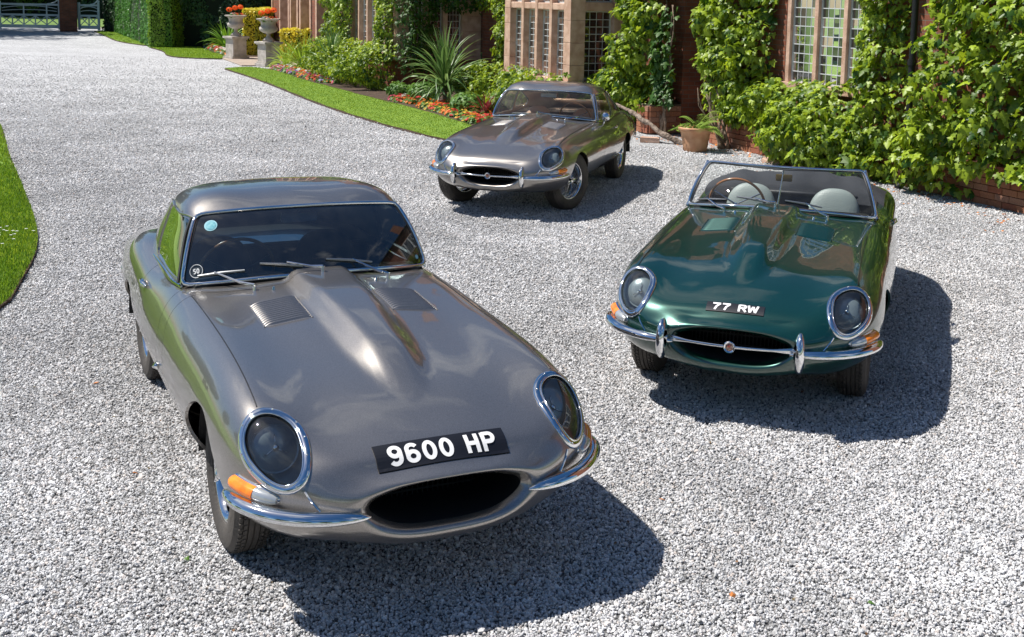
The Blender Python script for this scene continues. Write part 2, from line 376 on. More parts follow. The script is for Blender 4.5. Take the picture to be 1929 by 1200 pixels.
def arch_rear(V): return np.where(np.abs(V[:, 1]) > .45, np.sqrt((V[:, 0]+2.438)**2+((V[:, 2]-.30)*1.12)**2)-.335, 1.0)
def seam_bonnet(V):
    """positive ahead of the bonnet shut line"""
    x, y, z = V.T; ay = np.abs(y)
    return x-(-.90-.10*sstep(.30, .66, ay)*0.9 - .0*z + .17*sstep(.80, .45, z)*(ay > .55))
def ws_line(y):
    """x of the windscreen foot over the half width"""
    q = np.abs(y)/.642; return -.968-.185*q**2.3
# ---------------------------------------------------------------- materials of the cars
CHROME = mat('chrome', (0.80, 0.81, 0.82), rough=0.045, metal=1.0)
CHROME2 = mat('bright_wire', (0.68, 0.69, 0.70), rough=0.16, metal=1.0)
RUBBER = mat('tyre_rubber', (0.042, 0.038, 0.036), rough=0.72, var=(0.075, 0.066, 0.058), vscale=7, bump=0.25, bscale=90)
SEAL = mat('black_rubber_seal', (0.012, 0.012, 0.013), rough=0.45)
VOID = mat('dark_void', (0.006, 0.006, 0.007), rough=0.9)
BLACKP = mat('black_plate', (0.006, 0.007, 0.012), rough=0.42)
WHITE = mat('white_print', (0.82, 0.82, 0.82), rough=0.4)
AMBER = mat('amber_lens', (0.95, 0.20, 0.012), rough=0.10, coat=1.0, var=(1.0, 0.30, 0.02), vscale=30)
REDL = mat('red_lens', (0.45, 0.01, 0.008), rough=0.1, coat=1.0)
CLEARL = mat('clear_lens', (0.60, 0.62, 0.62), rough=0.12, coat=1.0, metal=0.55)
UNDER = mat('underbody_black', (0.02, 0.02, 0.02), rough=0.8)
GUN = car_paint('gunmetal_paint', (0.245, 0.226, 0.209), (0.385, 0.358, 0.332), 0.84)
GREEN = car_paint('dark_green_paint', (0.000, 0.028, 0.019), (0.002, 0.060, 0.043), 0.50)
GL_SCREEN = glass('windscreen_glass', (0.95, 0.98, 0.97), 0.75)
GL_DARK = glass('dark_windscreen_glass', (0.40, 0.54, 0.60), 2.8)
GL_LAMP = glass('lamp_cover_glass', (0.88, 0.92, 0.93), 1.7)
LEATHER_B = mat('black_leather', (0.016, 0.016, 0.018), rough=0.5, bump=0.2, bscale=150)
LEATHER_G = mat('grey_green_leather', (0.23, 0.27, 0.255), rough=0.45, bump=0.2, bscale=120)
LEATHER_T = mat('tan_leather', (0.66, 0.43, 0.30), rough=0.5, bump=0.2, bscale=120)
CLOTHTOP = mat('black_hood_cloth', (0.020, 0.022, 0.027), rough=0.85, bump=0.5, bscale=220, var=(0.032, 0.034, 0.04), vscale=4)
WOODR = mat('wood_rim', (0.36, 0.14, 0.04), rough=0.25, coat=0.8)
BUCKET = mat('lamp_bucket', (0.15, 0.16, 0.165), rough=0.35, metal=0.3)
BRASS = mat('brass_badge', (0.35, 0.24, 0.08), rough=0.35, metal=0.9)

# ---------------------------------------------------------------- lettering built from strokes
def glyph(ch):
    """strokes in a 0..0.62 x 1 box"""
    def arc(cx, cy, rx, ry, a0, a1, n=22): return [(cx+rx*math.cos(math.radians(a0+(a1-a0)*i/n)), cy+ry*math.sin(math.radians(a0+(a1-a0)*i/n))) for i in range(n+1)]
    w = .58
    if ch == '0': return [arc(w/2, .5, w/2-.08, .42, 0, 360, 40)]
    if ch == '9': return [arc(w/2, .685, w/2-.08, .235, 0, 360, 34), [(w-.08, .685), (w-.08, .42)]+arc(w/2, .32, w/2-.08, .24, 0, -150, 18)]
    if ch == '6': return [arc(w/2, .315, w/2-.08, .235, 0, 360, 34), [(.08, .315), (.08, .58)]+arc(w/2, .68, w/2-.08, .24, 180, 30, 18)]
    if ch == '7': return [[(.03, .92), (w-.04, .92)], [(w-.06, .90), (.30, .48), (.20, 0)]]
    if ch == '5': return [[(w-.05, .92), (.12, .92)], [(.12, .95), (.09, .55)], [(.09, .55)]+arc(w/2-.02, .33, w/2-.08, .25, 120, -140, 22)]
    if ch == 'H': return [[(.08, 0), (.08, 1)], [(w-.08, 0), (w-.08, 1)], [(.08, .5), (w-.08, .5)]]
    if ch == 'P': return [[(.08, 0), (.08, 1)], [(.08, .92), (.34, .92)]+arc(.34, .70, .17, .22, 90, -90, 14)+[(.34, .48), (.08, .48)]]
    if ch == 'R': return [[(.08, 0), (.08, 1)], [(.08, .92), (.34, .92)]+arc(.34, .71, .16, .21, 90, -90, 14)+[(.34, .50), (.08, .50)], [(.30, .50), (w-.05, 0)]]
    if ch == 'W': return [[(.02, 1), (.16, 0)], [(.16, 0.02), (.33, .86)], [(.33, .86), (.50, .02)], [(.50, 0), (.64, 1)]]
    return []
def text_strips(txt, height, thick, adv=.70, wide=1.0, step=.12):
    """returns list of (quads) in plane coordinates centred on 0; each stroke a strip of quads"""
    x = 0; items = []
    for ch in txt:
        if ch == ' ': x += .42; continue
        for st in glyph(ch):
            P = []
            for a, b in zip(st[:-1], st[1:]):
                L = math.hypot(b[0]-a[0], b[1]-a[1]); k = max(1, int(L/step))
                for i in range(k): P.append((a[0]+(b[0]-a[0])*i/k, a[1]+(b[1]-a[1])*i/k))
            P.append(st[-1]); items.append([(x+p[0], p[1]) for p in P])
        x += (adv+.10 if ch == 'W' else adv)
    W = x-(adv-.58)
    out = []
    for P in items:
        P = [((p[0]-W/2)*height*wide, (p[1]-.5)*height) for p in P]; n = len(P); closed = math.hypot(P[0][0]-P[-1][0], P[0][1]-P[-1][1]) < 1e-6
        strip = []
        for i, p in enumerate(P):
            if closed: a, b = P[(i-1) % (n-1)], P[(i+1) % (n-1)]
            else: a, b = P[max(i-1, 0)], P[min(i+1, n-1)]
            t = (b[0]-a[0], b[1]-a[1]); l = math.hypot(*t) or 1; nx, ny = -t[1]/l*thick/2, t[0]/l*thick/2
            strip.append(((p[0]+nx, p[1]+ny), (p[0]-nx, p[1]-ny)))
        out.append(strip)
    return out
def put_plate(par, centre, width, height, rows, txt, th, thick, rot=0.0, wide=1.0, adv=.70):
    """a plate stuck on the nose; centre = (x) on the centre line; plate axes: u across (image right), v up the nose"""
    o = Vector(centre); h = surf_dir(o+Vector((.5, 0, .6)), Vector((-.5, 0, -.6))); n0 = h[1]; c0 = h[0]
    U = Vector((0, 1, 0)); Vv = n0.cross(U)*-1
    if Vv.z < 0: Vv = -Vv
    U2 = U*math.cos(rot)+Vv*math.sin(rot); V2 = -U*math.sin(rot)+Vv*math.cos(rot)
    def on(u, v, lift):
        p = c0+U2*u+V2*v+n0*.2; q = surf_dir(p, -n0); return q[0]+q[1]*lift
    nu, nv = 26, 8; V = []; F = []
    for lift in (.0045, -.006):
        for j in range(nv+1):
            for i in range(nu+1): V.append(on(width*(i/nu-.5), height*(j/nv-.5), lift))
    k = (nu+1)*(nv+1)
    for j in range(nv):
        for i in range(nu):
            a = j*(nu+1)+i; F.append((a, a+1, a+nu+2, a+nu+1))
    rim = [i for i in range(nu+1)]+[(j+1)*(nu+1)-1 for j in range(1, nv+1)]+[nv*(nu+1)+i for i in range(nu-1, -1, -1)]+[j*(nu+1) for j in range(nv-1, 0, -1)]
    for a, b in zip(rim, rim[1:]+rim[:1]): F.append((a, a+k, b+k, b))
    pl = mesh_obj('number_plate', V, F, [BLACKP, VOID], par, smooth=False, mi=[0]*(nu*nv)+[1]*(len(F)-nu*nv))
    V = []; F = []
    strips = text_strips(txt, th, thick, wide=wide, adv=adv)
    for si, st in enumerate(strips):
        b0 = len(V)
        for a, b in st: V += [on(*a, .0064+.0002*si), on(*b, .0064+.0002*si)]
        for i in range(len(st)-1): F.append((b0+2*i, b0+2*i+1, b0+2*i+3, b0+2*i+2))
    mesh_obj('plate_lettering', V, F, WHITE, pl, smooth=False)
    return pl

# ---------------------------------------------------------------- wheel
def wheel_meshes():
    R = .325; w = .080
    prof = [(.205, -w*.86), (.222, -w*1.0), (.262, -w*1.06), (.298, -w*.97), (.314, -w*.80)]
    prof += [(.3205, -w*.74), (.3215, -w*.60), (.314, -w*.59), (.314, -w*.55), (.3235, -w*.54), (.3245, -w*.34), (.316, -w*.33), (.316, -w*.28), (.325, -w*.27), (.325, -w*.05), (.317, -w*.035)]
    full = prof+[(r, -h) for r, h in prof[::-1]]+[(.205, w*.86-.002), (.20, 0)]
    bm = bmesh.new(); lathe_bm(bm, full, 72, 'y', closed=True)
    # sipes / tread blocks on the shoulders
    for k in range(72):
        a = 2*PI*k/72
        for s in (-1, 1):
            Mx = Matrix.Rotation(-a, 3, 'Y')
            vs = add_box(bm, (0, 0, 0), (.0065, .016, .006), rot=None)
            for v in vs: v.co = Mx @ (v.co+Vector((0, s*.0545, .3225)))
            vs = add_box(bm, (0, 0, 0), (.012, .012, .005))
            for v in vs:
                v.co = Matrix.Rotation(.5*s, 3, 'Z') @ v.co; v.co = Matrix.Rotation(-a-.03, 3, 'Y') @ (v.co+Vector((0, s*.035, .3255)))
    return bm
def build_wheel(par, x, y, s, steer=0.0, spokes=True):
    """a part of the car with sub-parts; s = +1 left side"""
    if 'tyre' not in MESHES:
        bm = wheel_meshes(); me = bpy.data.meshes.new('tyre'); bmesh.ops.recalc_face_normals(bm, faces=bm.faces); bm.to_mesh(me); bm.free()
        me.polygons.foreach_set('use_smooth', np.ones(len(me.polygons), dtype=bool)); me.set_sharp_from_angle(angle=math.radians(28)); me.materials.append(RUBBER); MESHES['tyre'] = me
        bm = bmesh.new()
        rp = [(.214, -.066), (.207, -.072), (.200, -.068), (.196, -.050), (.188, -.045), (.182, -.02), (.180, .0), (.182, .03), (.190, .045), (.196, .060), (.204, .064), (.209, .060), (.205, .052), (.199, .045), (.193, .03), (.187, 0), (.193, -.03), (.203, -.05), (.210, -.06)]
        lathe_bm(bm, [(r, h) for r, h in rp], 64, 'y', closed=True)
        me = bpy.data.meshes.new('rim'); bmesh.ops.recalc_face_normals(bm, faces=bm.faces); bm.to_mesh(me); bm.free()
        me.polygons.foreach_set('use_smooth', np.ones(len(me.polygons), dtype=bool)); me.materials.append(CHROME); MESHES['rim'] = me
        bm = bmesh.new()
        for k in range(24):                       # outer lacing
            a = 2*PI*k/24
            for q, (hy, r0, ry, da) in enumerate(((.052, .030, .005, .20), (.052, .030, .005, -.20), (-.02, .034, -.012, .33), (-.02, .034, -.012, -.33))):
                if q >= 2 and k % 2: pass
                p0 = Vector((r0*math.cos(a), hy, r0*math.sin(a))); p1 = Vector((.184*math.cos(a+da+.06*q), ry+.010*(q % 2), .184*math.sin(a+da+.06*q)))
                sweep(bm, [p0, p1], .0021, 5, cap=False)
        me = bpy.data.meshes.new('spokes'); bm.to_mesh(me); bm.free(); me.materials.append(CHROME2); MESHES['spokes'] = me
        bm = bmesh.new(); lathe_bm(bm, [(.0, -.07), (.036, -.07), (.036, .03), (.033, .056), (.027, .062), (.024, .074), (.018, .084), (0.0, .086)], 24, 'y')
        for sgn in (1, -1):                        # spinner ears
            sweep(bm, [Vector((0, .070, 0)), Vector((sgn*.040, .078, 0)), Vector((sgn*.070, .086, 0))], [.014, .012, .006], 8)
        me = bpy.data.meshes.new('knock_off_hub'); bmesh.ops.recalc_face_normals(bm, faces=bm.faces); bm.to_mesh(me); bm.free()
        me.polygons.foreach_set('use_smooth', np.ones(len(me.polygons), dtype=bool)); me.set_sharp_from_angle(angle=math.radians(40)); me.materials.append(CHROME); MESHES['hub'] = me
        bm = bmesh.new(); lathe_bm(bm, [(0, -.05), (.15, -.05), (.15, -.035), (0, -.035)], 24, 'y')
        me = bpy.data.meshes.new('brake_disc'); bmesh.ops.recalc_face_normals(bm, faces=bm.faces); bm.to_mesh(me); bm.free(); me.materials.append(mat('brake_iron', (.12, .10, .09), rough=.5, metal=.7)); MESHES['disc'] = me
    w = bpy.data.objects.new('wheel', MESHES['tyre']); COL.objects.link(w); w.parent = par
    w.location = (x, y, .322); w.rotation_euler = (0, random.uniform(0, 1), steer+(0 if s > 0 else PI))
    for nm, key in (('rim', 'rim'), ('spokes', 'spokes'), ('hub', 'hub'), ('brake_disc', 'disc')):
        o = bpy.data.objects.new(nm, MESHES[key]); COL.objects.link(o); o.parent = w
    return w
MESHES = {}

# ---------------------------------------------------------------- greenhouse shells
def gh(*p): return np.array(p, float)
def greenhouse(kind, zt):
    dz = zt-1.205
    r0 = gh((-1.165,.650,.845),(-1.235,.618,.965),(-1.305,.582,1.08),(-1.350,.536,1.165+dz*.6),(-1.318,.42,1.188+dz*.8),(-1.283,.22,1.201+dz),(-1.270,0,1.205+dz))
    r1 = gh((-1.32,.665,.835),(-1.37,.640,.955),(-1.41,.602,1.08),(-1.45,.556,1.186),(-1.44,.448,1.238),(-1.42,.22,1.250+dz*.5),(-1.41,0,1.256+dz*.5))
    r2 = gh((-1.70,.665,.825),(-1.70,.642,.96),(-1.70,.603,1.09),(-1.70,.560,1.192),(-1.70,.455,1.250),(-1.70,.23,1.270),(-1.70,0,1.275))
    r3 = gh((-2.00,.655,.835),(-2.00,.630,.96),(-2.00,.585,1.08),(-2.00,.535,1.170),(-2.00,.43,1.222),(-2.00,.22,1.245),(-2.00,0,1.250))
    if kind == 'hardtop':
        r4 = gh((-2.20,.635,.85),(-2.21,.60,.95),(-2.22,.55,1.04),(-2.24,.48,1.105),(-2.26,.38,1.145),(-2.28,.2,1.170),(-2.28,0,1.176))
        r5 = gh((-2.36,.60,.86),(-2.39,.55,.91),(-2.42,.48,.955),(-2.45,.41,.985),(-2.48,.31,1.00),(-2.50,.16,1.01),(-2.50,0,1.012))
        r6 = gh((-2.46,.56,.858),(-2.50,.51,.86),(-2.54,.44,.862),(-2.57,.36,.864),(-2.60,.27,.865),(-2.62,.14,.867),(-2.62,0,.868))
        return [r0, r1, r2, r3, r4, r5, r6]
    r4 = gh((-2.30,.63,.855),(-2.30,.598,.95),(-2.30,.55,1.04),(-2.30,.485,1.105),(-2.30,.38,1.15),(-2.30,.2,1.175),(-2.30,0,1.182))
    r5 = gh((-2.70,.58,.84),(-2.70,.545,.90),(-2.70,.50,.955),(-2.70,.44,.995),(-2.70,.34,1.02),(-2.70,.18,1.035),(-2.70,0,1.04))
    r6 = gh((-3.05,.49,.79),(-3.05,.465,.815),(-3.05,.43,.84),(-3.05,.37,.857),(-3.05,.28,.868),(-3.05,.15,.873),(-3.05,0,.875))
    r7 = gh((-3.30,.40,.735),(-3.30,.38,.738),(-3.30,.35,.742),(-3.30,.30,.746),(-3.30,.23,.748),(-3.30,.12,.750),(-3.30,0,.750))
    return [r0, r1, r2, r3, r4, r5, r6, r7]
def shell_grid(rings):
    R = []; nv = 9
    for r in rings:
        full = np.concatenate([r, (r[:-1][::-1])*np.array([1, -1, 1])]); d = np.r_[0, np.cumsum(np.linalg.norm(np.diff(full, axis=0), axis=1))]
        xs = np.concatenate([np.linspace(d[i], d[i+1], nv, endpoint=False) for i in range(len(full)-1)]+[[d[-1]]]); R.append(nspline(d, full, xs))
    R = np.array(R); seg = np.linalg.norm(np.diff(R, axis=0), axis=2).mean(axis=1); n = [max(4, int(round(s/.02))) for s in seg]
    out = np.zeros((sum(n)+1, R.shape[1], 3))
    for c in range(R.shape[1]):
        d = np.r_[0, np.cumsum(np.linalg.norm(np.diff(R[:, c], axis=0), axis=1)+1e-6)]
        xs = np.concatenate([np.linspace(d[i], d[i+1], n[i], endpoint=False) for i in range(len(rings)-1)]+[[d[-1]]]); out[:, c] = nspline(d, R[:, c], xs)
    return out
def grid_faces(R, C): return [(i*C+j, i*C+j+1, (i+1)*C+j+1, (i+1)*C+j) for i in range(R-1) for j in range(C-1)]
def rounded_box_fn(u, v, u0, u1, v0, v1, r):
    """negative inside a rounded rectangle (arrays; limits may be arrays)"""
    du = np.maximum(u0-u, u-u1)+r; dv = np.maximum(v0-v, v-v1)+r
    return np.hypot(np.maximum(du, 0), np.maximum(dv, 0))+np.minimum(np.maximum(du, dv), 0)-r

def screen_curves(zt, ztc, n=41, zb=.912):
    ys = np.linspace(-1, 1, n)
    base = [Vector((float(ws_line(q*.645)), q*.645, zb-.052*q*q-.0)) for q in ys]
    top = [Vector((-1.270-.072*abs(q)**2.2, q*.540, zt-(zt-ztc)*abs(q)**2.5)) for q in ys]
    return base, top
def seat(par, y, m, x=-1.86, back=.30, top=.93):
    bm = bmesh.new()
    # backrest: rounded panel leaning back
    prof = [(math.copysign(abs(math.sin(a))**.7, math.sin(a))*.188, math.cos(a)*.055) for a in np.linspace(0, 2*PI, 33)[:-1]]
    zs = list(np.linspace(.34, top-.19, 6))+[top-.19+.19*math.sin(q) for q in np.linspace(.15, PI/2, 10)]
    ww = [1+.04*math.sin(4*z) for z in zs[:6]]+[max(.10, math.cos(q)**.75) for q in np.linspace(.15, PI/2, 10)]
    sweep(bm, [Vector((x+.04-.15*(z-.34)/(top-.34), y, z)) for z in zs], ww, prof=prof, up=Vector((1, 0, .2)))
    b = bm_obj('seat_back', bm, m, par, smooth=True, angle=60)
    bm = bmesh.new(); add_box(bm, (x+.24, y, .36), (.46, .42, .13), bevel=.04); bm_obj('seat_cushion', bm, m, par, smooth=True, angle=40)
    return b
def steering(par, y, zc=.865, x=-1.36):
    """wood rimmed wheel, tilted"""
    ax = Vector((-.93, 0, .36)).normalized(); up = Vector((0, 0, 1)); up = (up-ax*up.dot(ax)).normalized(); rt = up.cross(ax); c = Vector((x, y, zc))
    ring = [c+rt*(.195*math.cos(a))+up*(.195*math.sin(a)) for a in np.linspace(0, 2*PI, 49)[:-1]]
    o = tube_obj('steering_wheel', ring, .0095, WOODR, par, n=10, closed=True)
    bm = bmesh.new()
    for a in (0, 2*PI/3*.98, -2*PI/3*.98): 
        a -= PI/2; sweep(bm, [c-ax*.03, c+rt*(.19*math.cos(a))+up*(.19*math.sin(a))], .006, 6)
    sweep(bm, [c-ax*.035, c+Vector((.28, 0, -.11))], .02, 10); bm_obj('steering_spokes', bm, CHROME2, o, smooth=True, angle=40)
    return o
def wiper(par, piv, tip, blade_a, blade_b, nrm):
    """pivot on the cowl, arm to the blade on the glass"""
    bm = bmesh.new(); piv = Vector(piv); tip = Vector(tip)
    sweep(bm, [piv-Vector((0, 0, .02)), piv+Vector((0, 0, .022))], .010, 10)
    sweep(bm, [piv+Vector((0, 0, .018)), piv.lerp(tip, .35)+nrm*.012, tip], [.0085, .0065, .0045], 6)
    o = bm_obj('wiper_arm', bm, CHROME, par, smooth=True, angle=40)
    bm = bmesh.new(); sweep(bm, [Vector(blade_a), (Vector(blade_a)+Vector(blade_b))/2+nrm*.006, Vector(blade_b)], [.005, .008, .005], 6); bm_obj('wiper_blade', bm, mat('blade_steel', (.35, .36, .37), rough=.3, metal=.9), o, smooth=True, angle=40)
    return o

def build_car(cfg):
    P = cfg['paint']; root = thing(cfg['name'], cfg['label'], 'car', (cfg['x'], cfg['y'], 0), math.atan2(-math.cos(cfg['th']), math.sin(cfg['th'])), 'vintage sports cars on the gravel')
    closed = cfg['kind'] != 'open'
    # ---- body sheet
    b = BODY
    bon = b.clip(seam_bonnet)
    bonnet = bon.clip(lambda V: seam_bonnet(V)-.002)
    for s in (1, -1): bonnet = bonnet.clip(lambda V: np.where(V[:, 1]*s > 0, hl_fn(s)(V), 1.0))
    bonnet = bonnet.clip(arch_front)
    bo = bonnet.obj('bonnet', P, root, flange=.014)
    rear = b.clip(lambda V: -(seam_bonnet(V)+.002))
    rear = rear.clip(arch_rear)
    def cockpit(V):
        x, y, z = V.T; ay = np.abs(y)
        return np.where(z > .72, rounded_box_fn(x, ay, -1.98, ws_line(y)+.01, -1, .605, .06), 1.0)
    rear = rear.clip(cockpit)
    def door(V, s):
        x, y, z = V.T
        xf = -1.145+.10*sstep(.80, .45, z)
        xr = -1.865+.03*sstep(.30, .8, z)
        return np.where((y*s > .2), rounded_box_fn(x, z, xr, xf, .285, 1.5, .07), 1.0)
    body = rear.clip(lambda V: door(V, 1)-.002).clip(lambda V: door(V, -1)-.002)
    body.obj('body', P, root, flange=.014)
    for s in (1, -1):
        d = rear.clip(lambda V: -(door(V, s)+.002)).obj('door', P, root, flange=.012)
        # door handle
        q = surf_side(-1.70, .735, s); q2 = surf_side(-1.79, .742, s)
        bm = bmesh.new(); sweep(bm, [q[0]+q[1]*.006, q[0].lerp(q2[0], .4)+q[1]*.022, q2[0]+q[1]*.020, q2[0]+q[1]*.004-Vector((.012, 0, 0))], [.010, .015, .014, .010], 8)
        bm_obj('door_handle', bm, CHROME, d, smooth=True, angle=50)
    # ---- underbody, arches, mouth duct
    bm = bmesh.new()
    for sx in (0, -2.438):
        for s in (1, -1):
            rad = .372; y0, y1 = s*.40, s*.715
            if sx < 0: y1 = s*.70
            pts = [(rad*math.cos(a), rad*math.sin(a)) for a in np.linspace(.12, PI, 21)]
            A = [bm.verts.new((sx+p[0], y0, .30+p[1]*.98)) for p in pts]; B = [bm.verts.new((sx+p[0], y1, .30+p[1]*.98)) for p in pts]
            for i in range(20): bm.faces.new((A[i], A[i+1], B[i+1], B[i]))
            bm.faces.new(A)
    bm_obj('wheel_arch_liner', bm, UNDER, root)
    bm = bmesh.new(); r0 = RINGS[0]
    full = np.concatenate([r0, (r0[1:-1][::-1])*np.array([1, -1, 1])]); c0 = curve_pts(full, 72, closed=True)
    prev = None
    for k, (dx, sc, dz) in enumerate(((.003, 1.0, 0), (-.05, 1.03, 0), (-.16, 1.12, 0), (-.45, 1.25, -.01))):
        ring = [bm.verts.new((p[0]+dx, p[1]*sc, .44+(p[2]-.44)*sc+dz)) for p in c0]
        if prev: 
            for i in range(72): bm.faces.new((prev[i], prev[(i+1) % 72], ring[(i+1) % 72], ring[i]))
        prev = ring
    bm.faces.new(prev); bm_obj('grille_duct', bm, VOID, root, smooth=True, angle=60)
    bm = bmesh.new()
    for i in range(34): add_box(bm, (.50, -.36+.72*i/33, .42), (.012, .005, .20))
    for z in (.36, .42, .48): add_box(bm, (.506, 0, z), (.006, .74, .008))
    bm_obj('radiator_core', bm, mat('radiator_metal', (.05, .05, .05), rough=.5, metal=.6), root)
    # ---- bonnet beading
    for s in (1, -1):
        pts = []
        for x in np.linspace(-.985, .395, 40):
            y = s*(.628-.012*math.sin(PI*(x+1)/1.4)); h = surf_top(x, y); pts.append(h[0]+h[1]*.0012)
        tube_obj('bonnet_seam_bead', pts, .0026, mat('dark_seam', (.02, .02, .02), rough=.4, metal=.4), bo, n=6)
        pts = []
        for t in np.linspace(0, 1, 10):
            p = Vector((.752, s*.540, .530)).lerp(Vector((.795, s*.503, .462)), t); h = surf_dir(p+Vector((.3, s*.25, .05)), Vector((-.3, -s*.25, -.05)))
            pts.append(h[0]+h[1]*.002)
        tube_obj('bonnet_seam_bead', pts, .0042, CHROME, bo, n=6)
    # ---- louvre panels
    for s in (1, -1):
        V = []; F = []; nx = 13; xa, xb = -.685, -.375; per = 8; ny = 10
        rows = []
        for i in range(nx*per+1):
            x = xa+(xb-xa)*i/(nx*per); ph = (i % per)/per; hgt = .0015+cfg.get('louvre', .0125)*(math.sin(PI*min(ph*1.35, 1.0)) if ph*1.35 < 1 else 0)
            row = []
            for j in range(ny+1):
                y = s*(.196+(.412-.196)*j/ny); e = min(1.0, min(j, ny-j)/1.2); h = surf_top(x, y); row.append(h[0]+Vector((0, 0, (hgt*e if 0 < i < nx*per else 0)+.0005)))
            rows.append(row)
        C = ny+1
        for r in rows: V += r
        F = grid_faces(len(rows), C); mesh_obj('louvre_panel', V, F, P, bo)
        for yy in (.194, .414):
            tube_obj('louvre_edge', [surf_top(x, s*yy)[0]+Vector((0, 0, .002)) for x in np.linspace(xa, xb, 14)], .0032, P, bo, n=6)
    # ---- headlights
    for s in (1, -1):
        sv = Vector((1, s, 1)); nn = Vector(HL_N)*1; nn = Vector((nn.x, nn.y*s, nn.z))
        g = b.clip(lambda V: np.where(V[:, 1]*s > 0, hl_fn(s, .002)(V), 1.0), keep=-1)
        g.V = g.V-g.N*.003
        hl = g.obj('headlight', GL_LAMP, root)
        ol = hl_outline(s, .006, 72)
        prof = [(.016*math.cos(a)*1.0, .0085*math.sin(a)) for a in np.linspace(0, 2*PI, 13)[:-1]]
        tube_obj('headlight_rim', [p+n*.0035 for p, n in ol], 1.0, CHROME, hl, closed=True, prof=prof, up=[n for p, n in ol])
        ol2 = hl_outline(s, -.010, 72)
        tube_obj('headlight_inner_rim', [p+n*.006 for p, n in ol2], .0046, CHROME, hl, closed=True, n=8)
        bm = bmesh.new()
        for k in range(9):
            p, n = ol[int(k*8)]
            bmesh.ops.create_uvsphere(bm, u_segments=8, v_segments=6, radius=.0042, matrix=Matrix.Translation(p+n*.0125))
        bm_obj('rim_screws', bm, CHROME2, hl, smooth=True)
        # bucket
        bm = bmesh.new(); prev = None; outl = hl_outline(s, -.002, 48)
        for k, (sc, dep) in enumerate(((1.0, .004), (.97, .05), (.86, .10), (.6, .135))):
            ring = [bm.verts.new(Vector(HL_C*np.array([1, s, 1]))*(1-sc)+p*sc-nn*dep) for p, n in outl]
            if prev:
                for i in range(48): bm.faces.new((prev[i], prev[(i+1) % 48], ring[(i+1) % 48], ring[i]))
            prev = ring
        bm.faces.new(prev); bm_obj('headlight_bucket', bm, BUCKET, hl, smooth=True, angle=50)
        # sealed beam unit facing forward
        c = Vector(HL_C*np.array([1, s, 1]))-nn*.058-Vector((HL_A[0], HL_A[1]*s, HL_A[2]))*.045; ax = Vector((.90, s*.05, .42)).normalized()
        bm = bmesh.new(); rings = lathe_bm(bm, [(.0, .002), (.02, .004), (.05, -.002), (.078, -.012), (.086, -.018), (.092, -.014), (.094, -.022), (.088, -.03), (.05, -.05), (0.0, -.055)], 32, 'x')
        R3 = ax.to_track_quat('X', 'Z').to_matrix()
        for v in bm.verts: v.co = R3 @ v.co+c
        bm_obj('lamp_unit', bm, mat('lamp_lens', (.24, .28, .285), rough=.25, metal=.25, coat=1.0), hl, smooth=True, angle=40)
        bm = bmesh.new()
        for k in range(3):
            a = 2*PI*k/3+PI/2; e = R3 @ Vector((.002, .05*math.cos(a), .05*math.sin(a))); sweep(bm, [c+ax*.010, c+e+ax*.004], .0022, 6)
        bmesh.ops.create_uvsphere(bm, u_segments=10, v_segments=8, radius=.014, matrix=Matrix.Translation(c+ax*.008)); bm_obj('lamp_bulb_cap', bm, CHROME, hl, smooth=True)
    # ---- front indicators
    for s in (1, -1):
        pts = []; nn = []
        for t in np.linspace(0, 1, 25):
            p = Vector((.490, .752, .508)).lerp(Vector((.690, .610, .486)), t); p.y *= s
            h = surf_dir(p+Vector((.25, s*.3, .0)), Vector((-.25, -s*.3, 0))); pts.append(h[0]); nn.append(h[1])
        def ind(i0, i1, hs, m, nm, par, lift=.0, dep=1.0):
            bm = bmesh.new(); k = i1-i0; prof = [(.5*math.cos(a), max(-.15, .62*dep*math.sin(a))) for a in np.linspace(0, 2*PI, 17)[:-1]]
            sweep(bm, [pts[i]+nn[i]*lift for i in range(i0, i1+1)], hs, prof=prof, up=[nn[i] for i in range(i0, i1+1)]); return bm_obj(nm, bm, m, par, smooth=True, angle=55)
        hs = [.055*min(1.0, math.sqrt(max(0, 1-((3-i)/3.2)**2)) if i < 3 else 1.0)*(1.0 if i < 14 else math.sqrt(max(0.03, 1-((i-14)/10.3)**2))) for i in range(25)]
        base = ind(0, 24, [h*1.22 for h in hs], CHROME, 'indicator', root, lift=-.006, dep=.55)
        ind(1, 14, hs[1:15], AMBER, 'amber_lens', base, lift=.004)
        ind(14, 23, hs[14:24], CLEARL, 'clear_lens', base, lift=.004, dep=.9)
    # ---- quarter bumpers
    for s in (1, -1):
        tt = np.linspace(0, 1, 40)
        BP = curve_pts([(.846,.318,.438),(.845,.37,.440),(.828,.455,.440),(.788,.550,.440),(.728,.635,.442),(.655,.700,.446),(.585,.742,.452),(.520,.762,.457),(.465,.770,.461)], 40)
        tg = np.gradient(BP, axis=0); pts = [Vector((p[0], s*p[1], p[2])) for p in BP]; nn = [Vector((t_[1], -t_[0]*s, .12)).normalized() for t_ in tg]
        nn = [q if q.x > -0.2 else -q for q in nn]
        hs = [.066*math.sqrt(max(.012, 1-(1-min(1, t/.34))**2.2))*(1.0 if t < .70 else math.sqrt(max(.03, 1-((t-.70)/.305)**2))) for t in tt]
        prof = [(.5*math.cos(a), .46*math.sin(a) if math.sin(a) > 0 else .25*math.sin(a)) for a in np.linspace(0, 2*PI, 25)[:-1]]
        bm = bmesh.new(); sweep(bm, pts, hs, prof=prof, up=nn); bm_obj('bumper', bm, CHROME, root, smooth=True, angle=60)
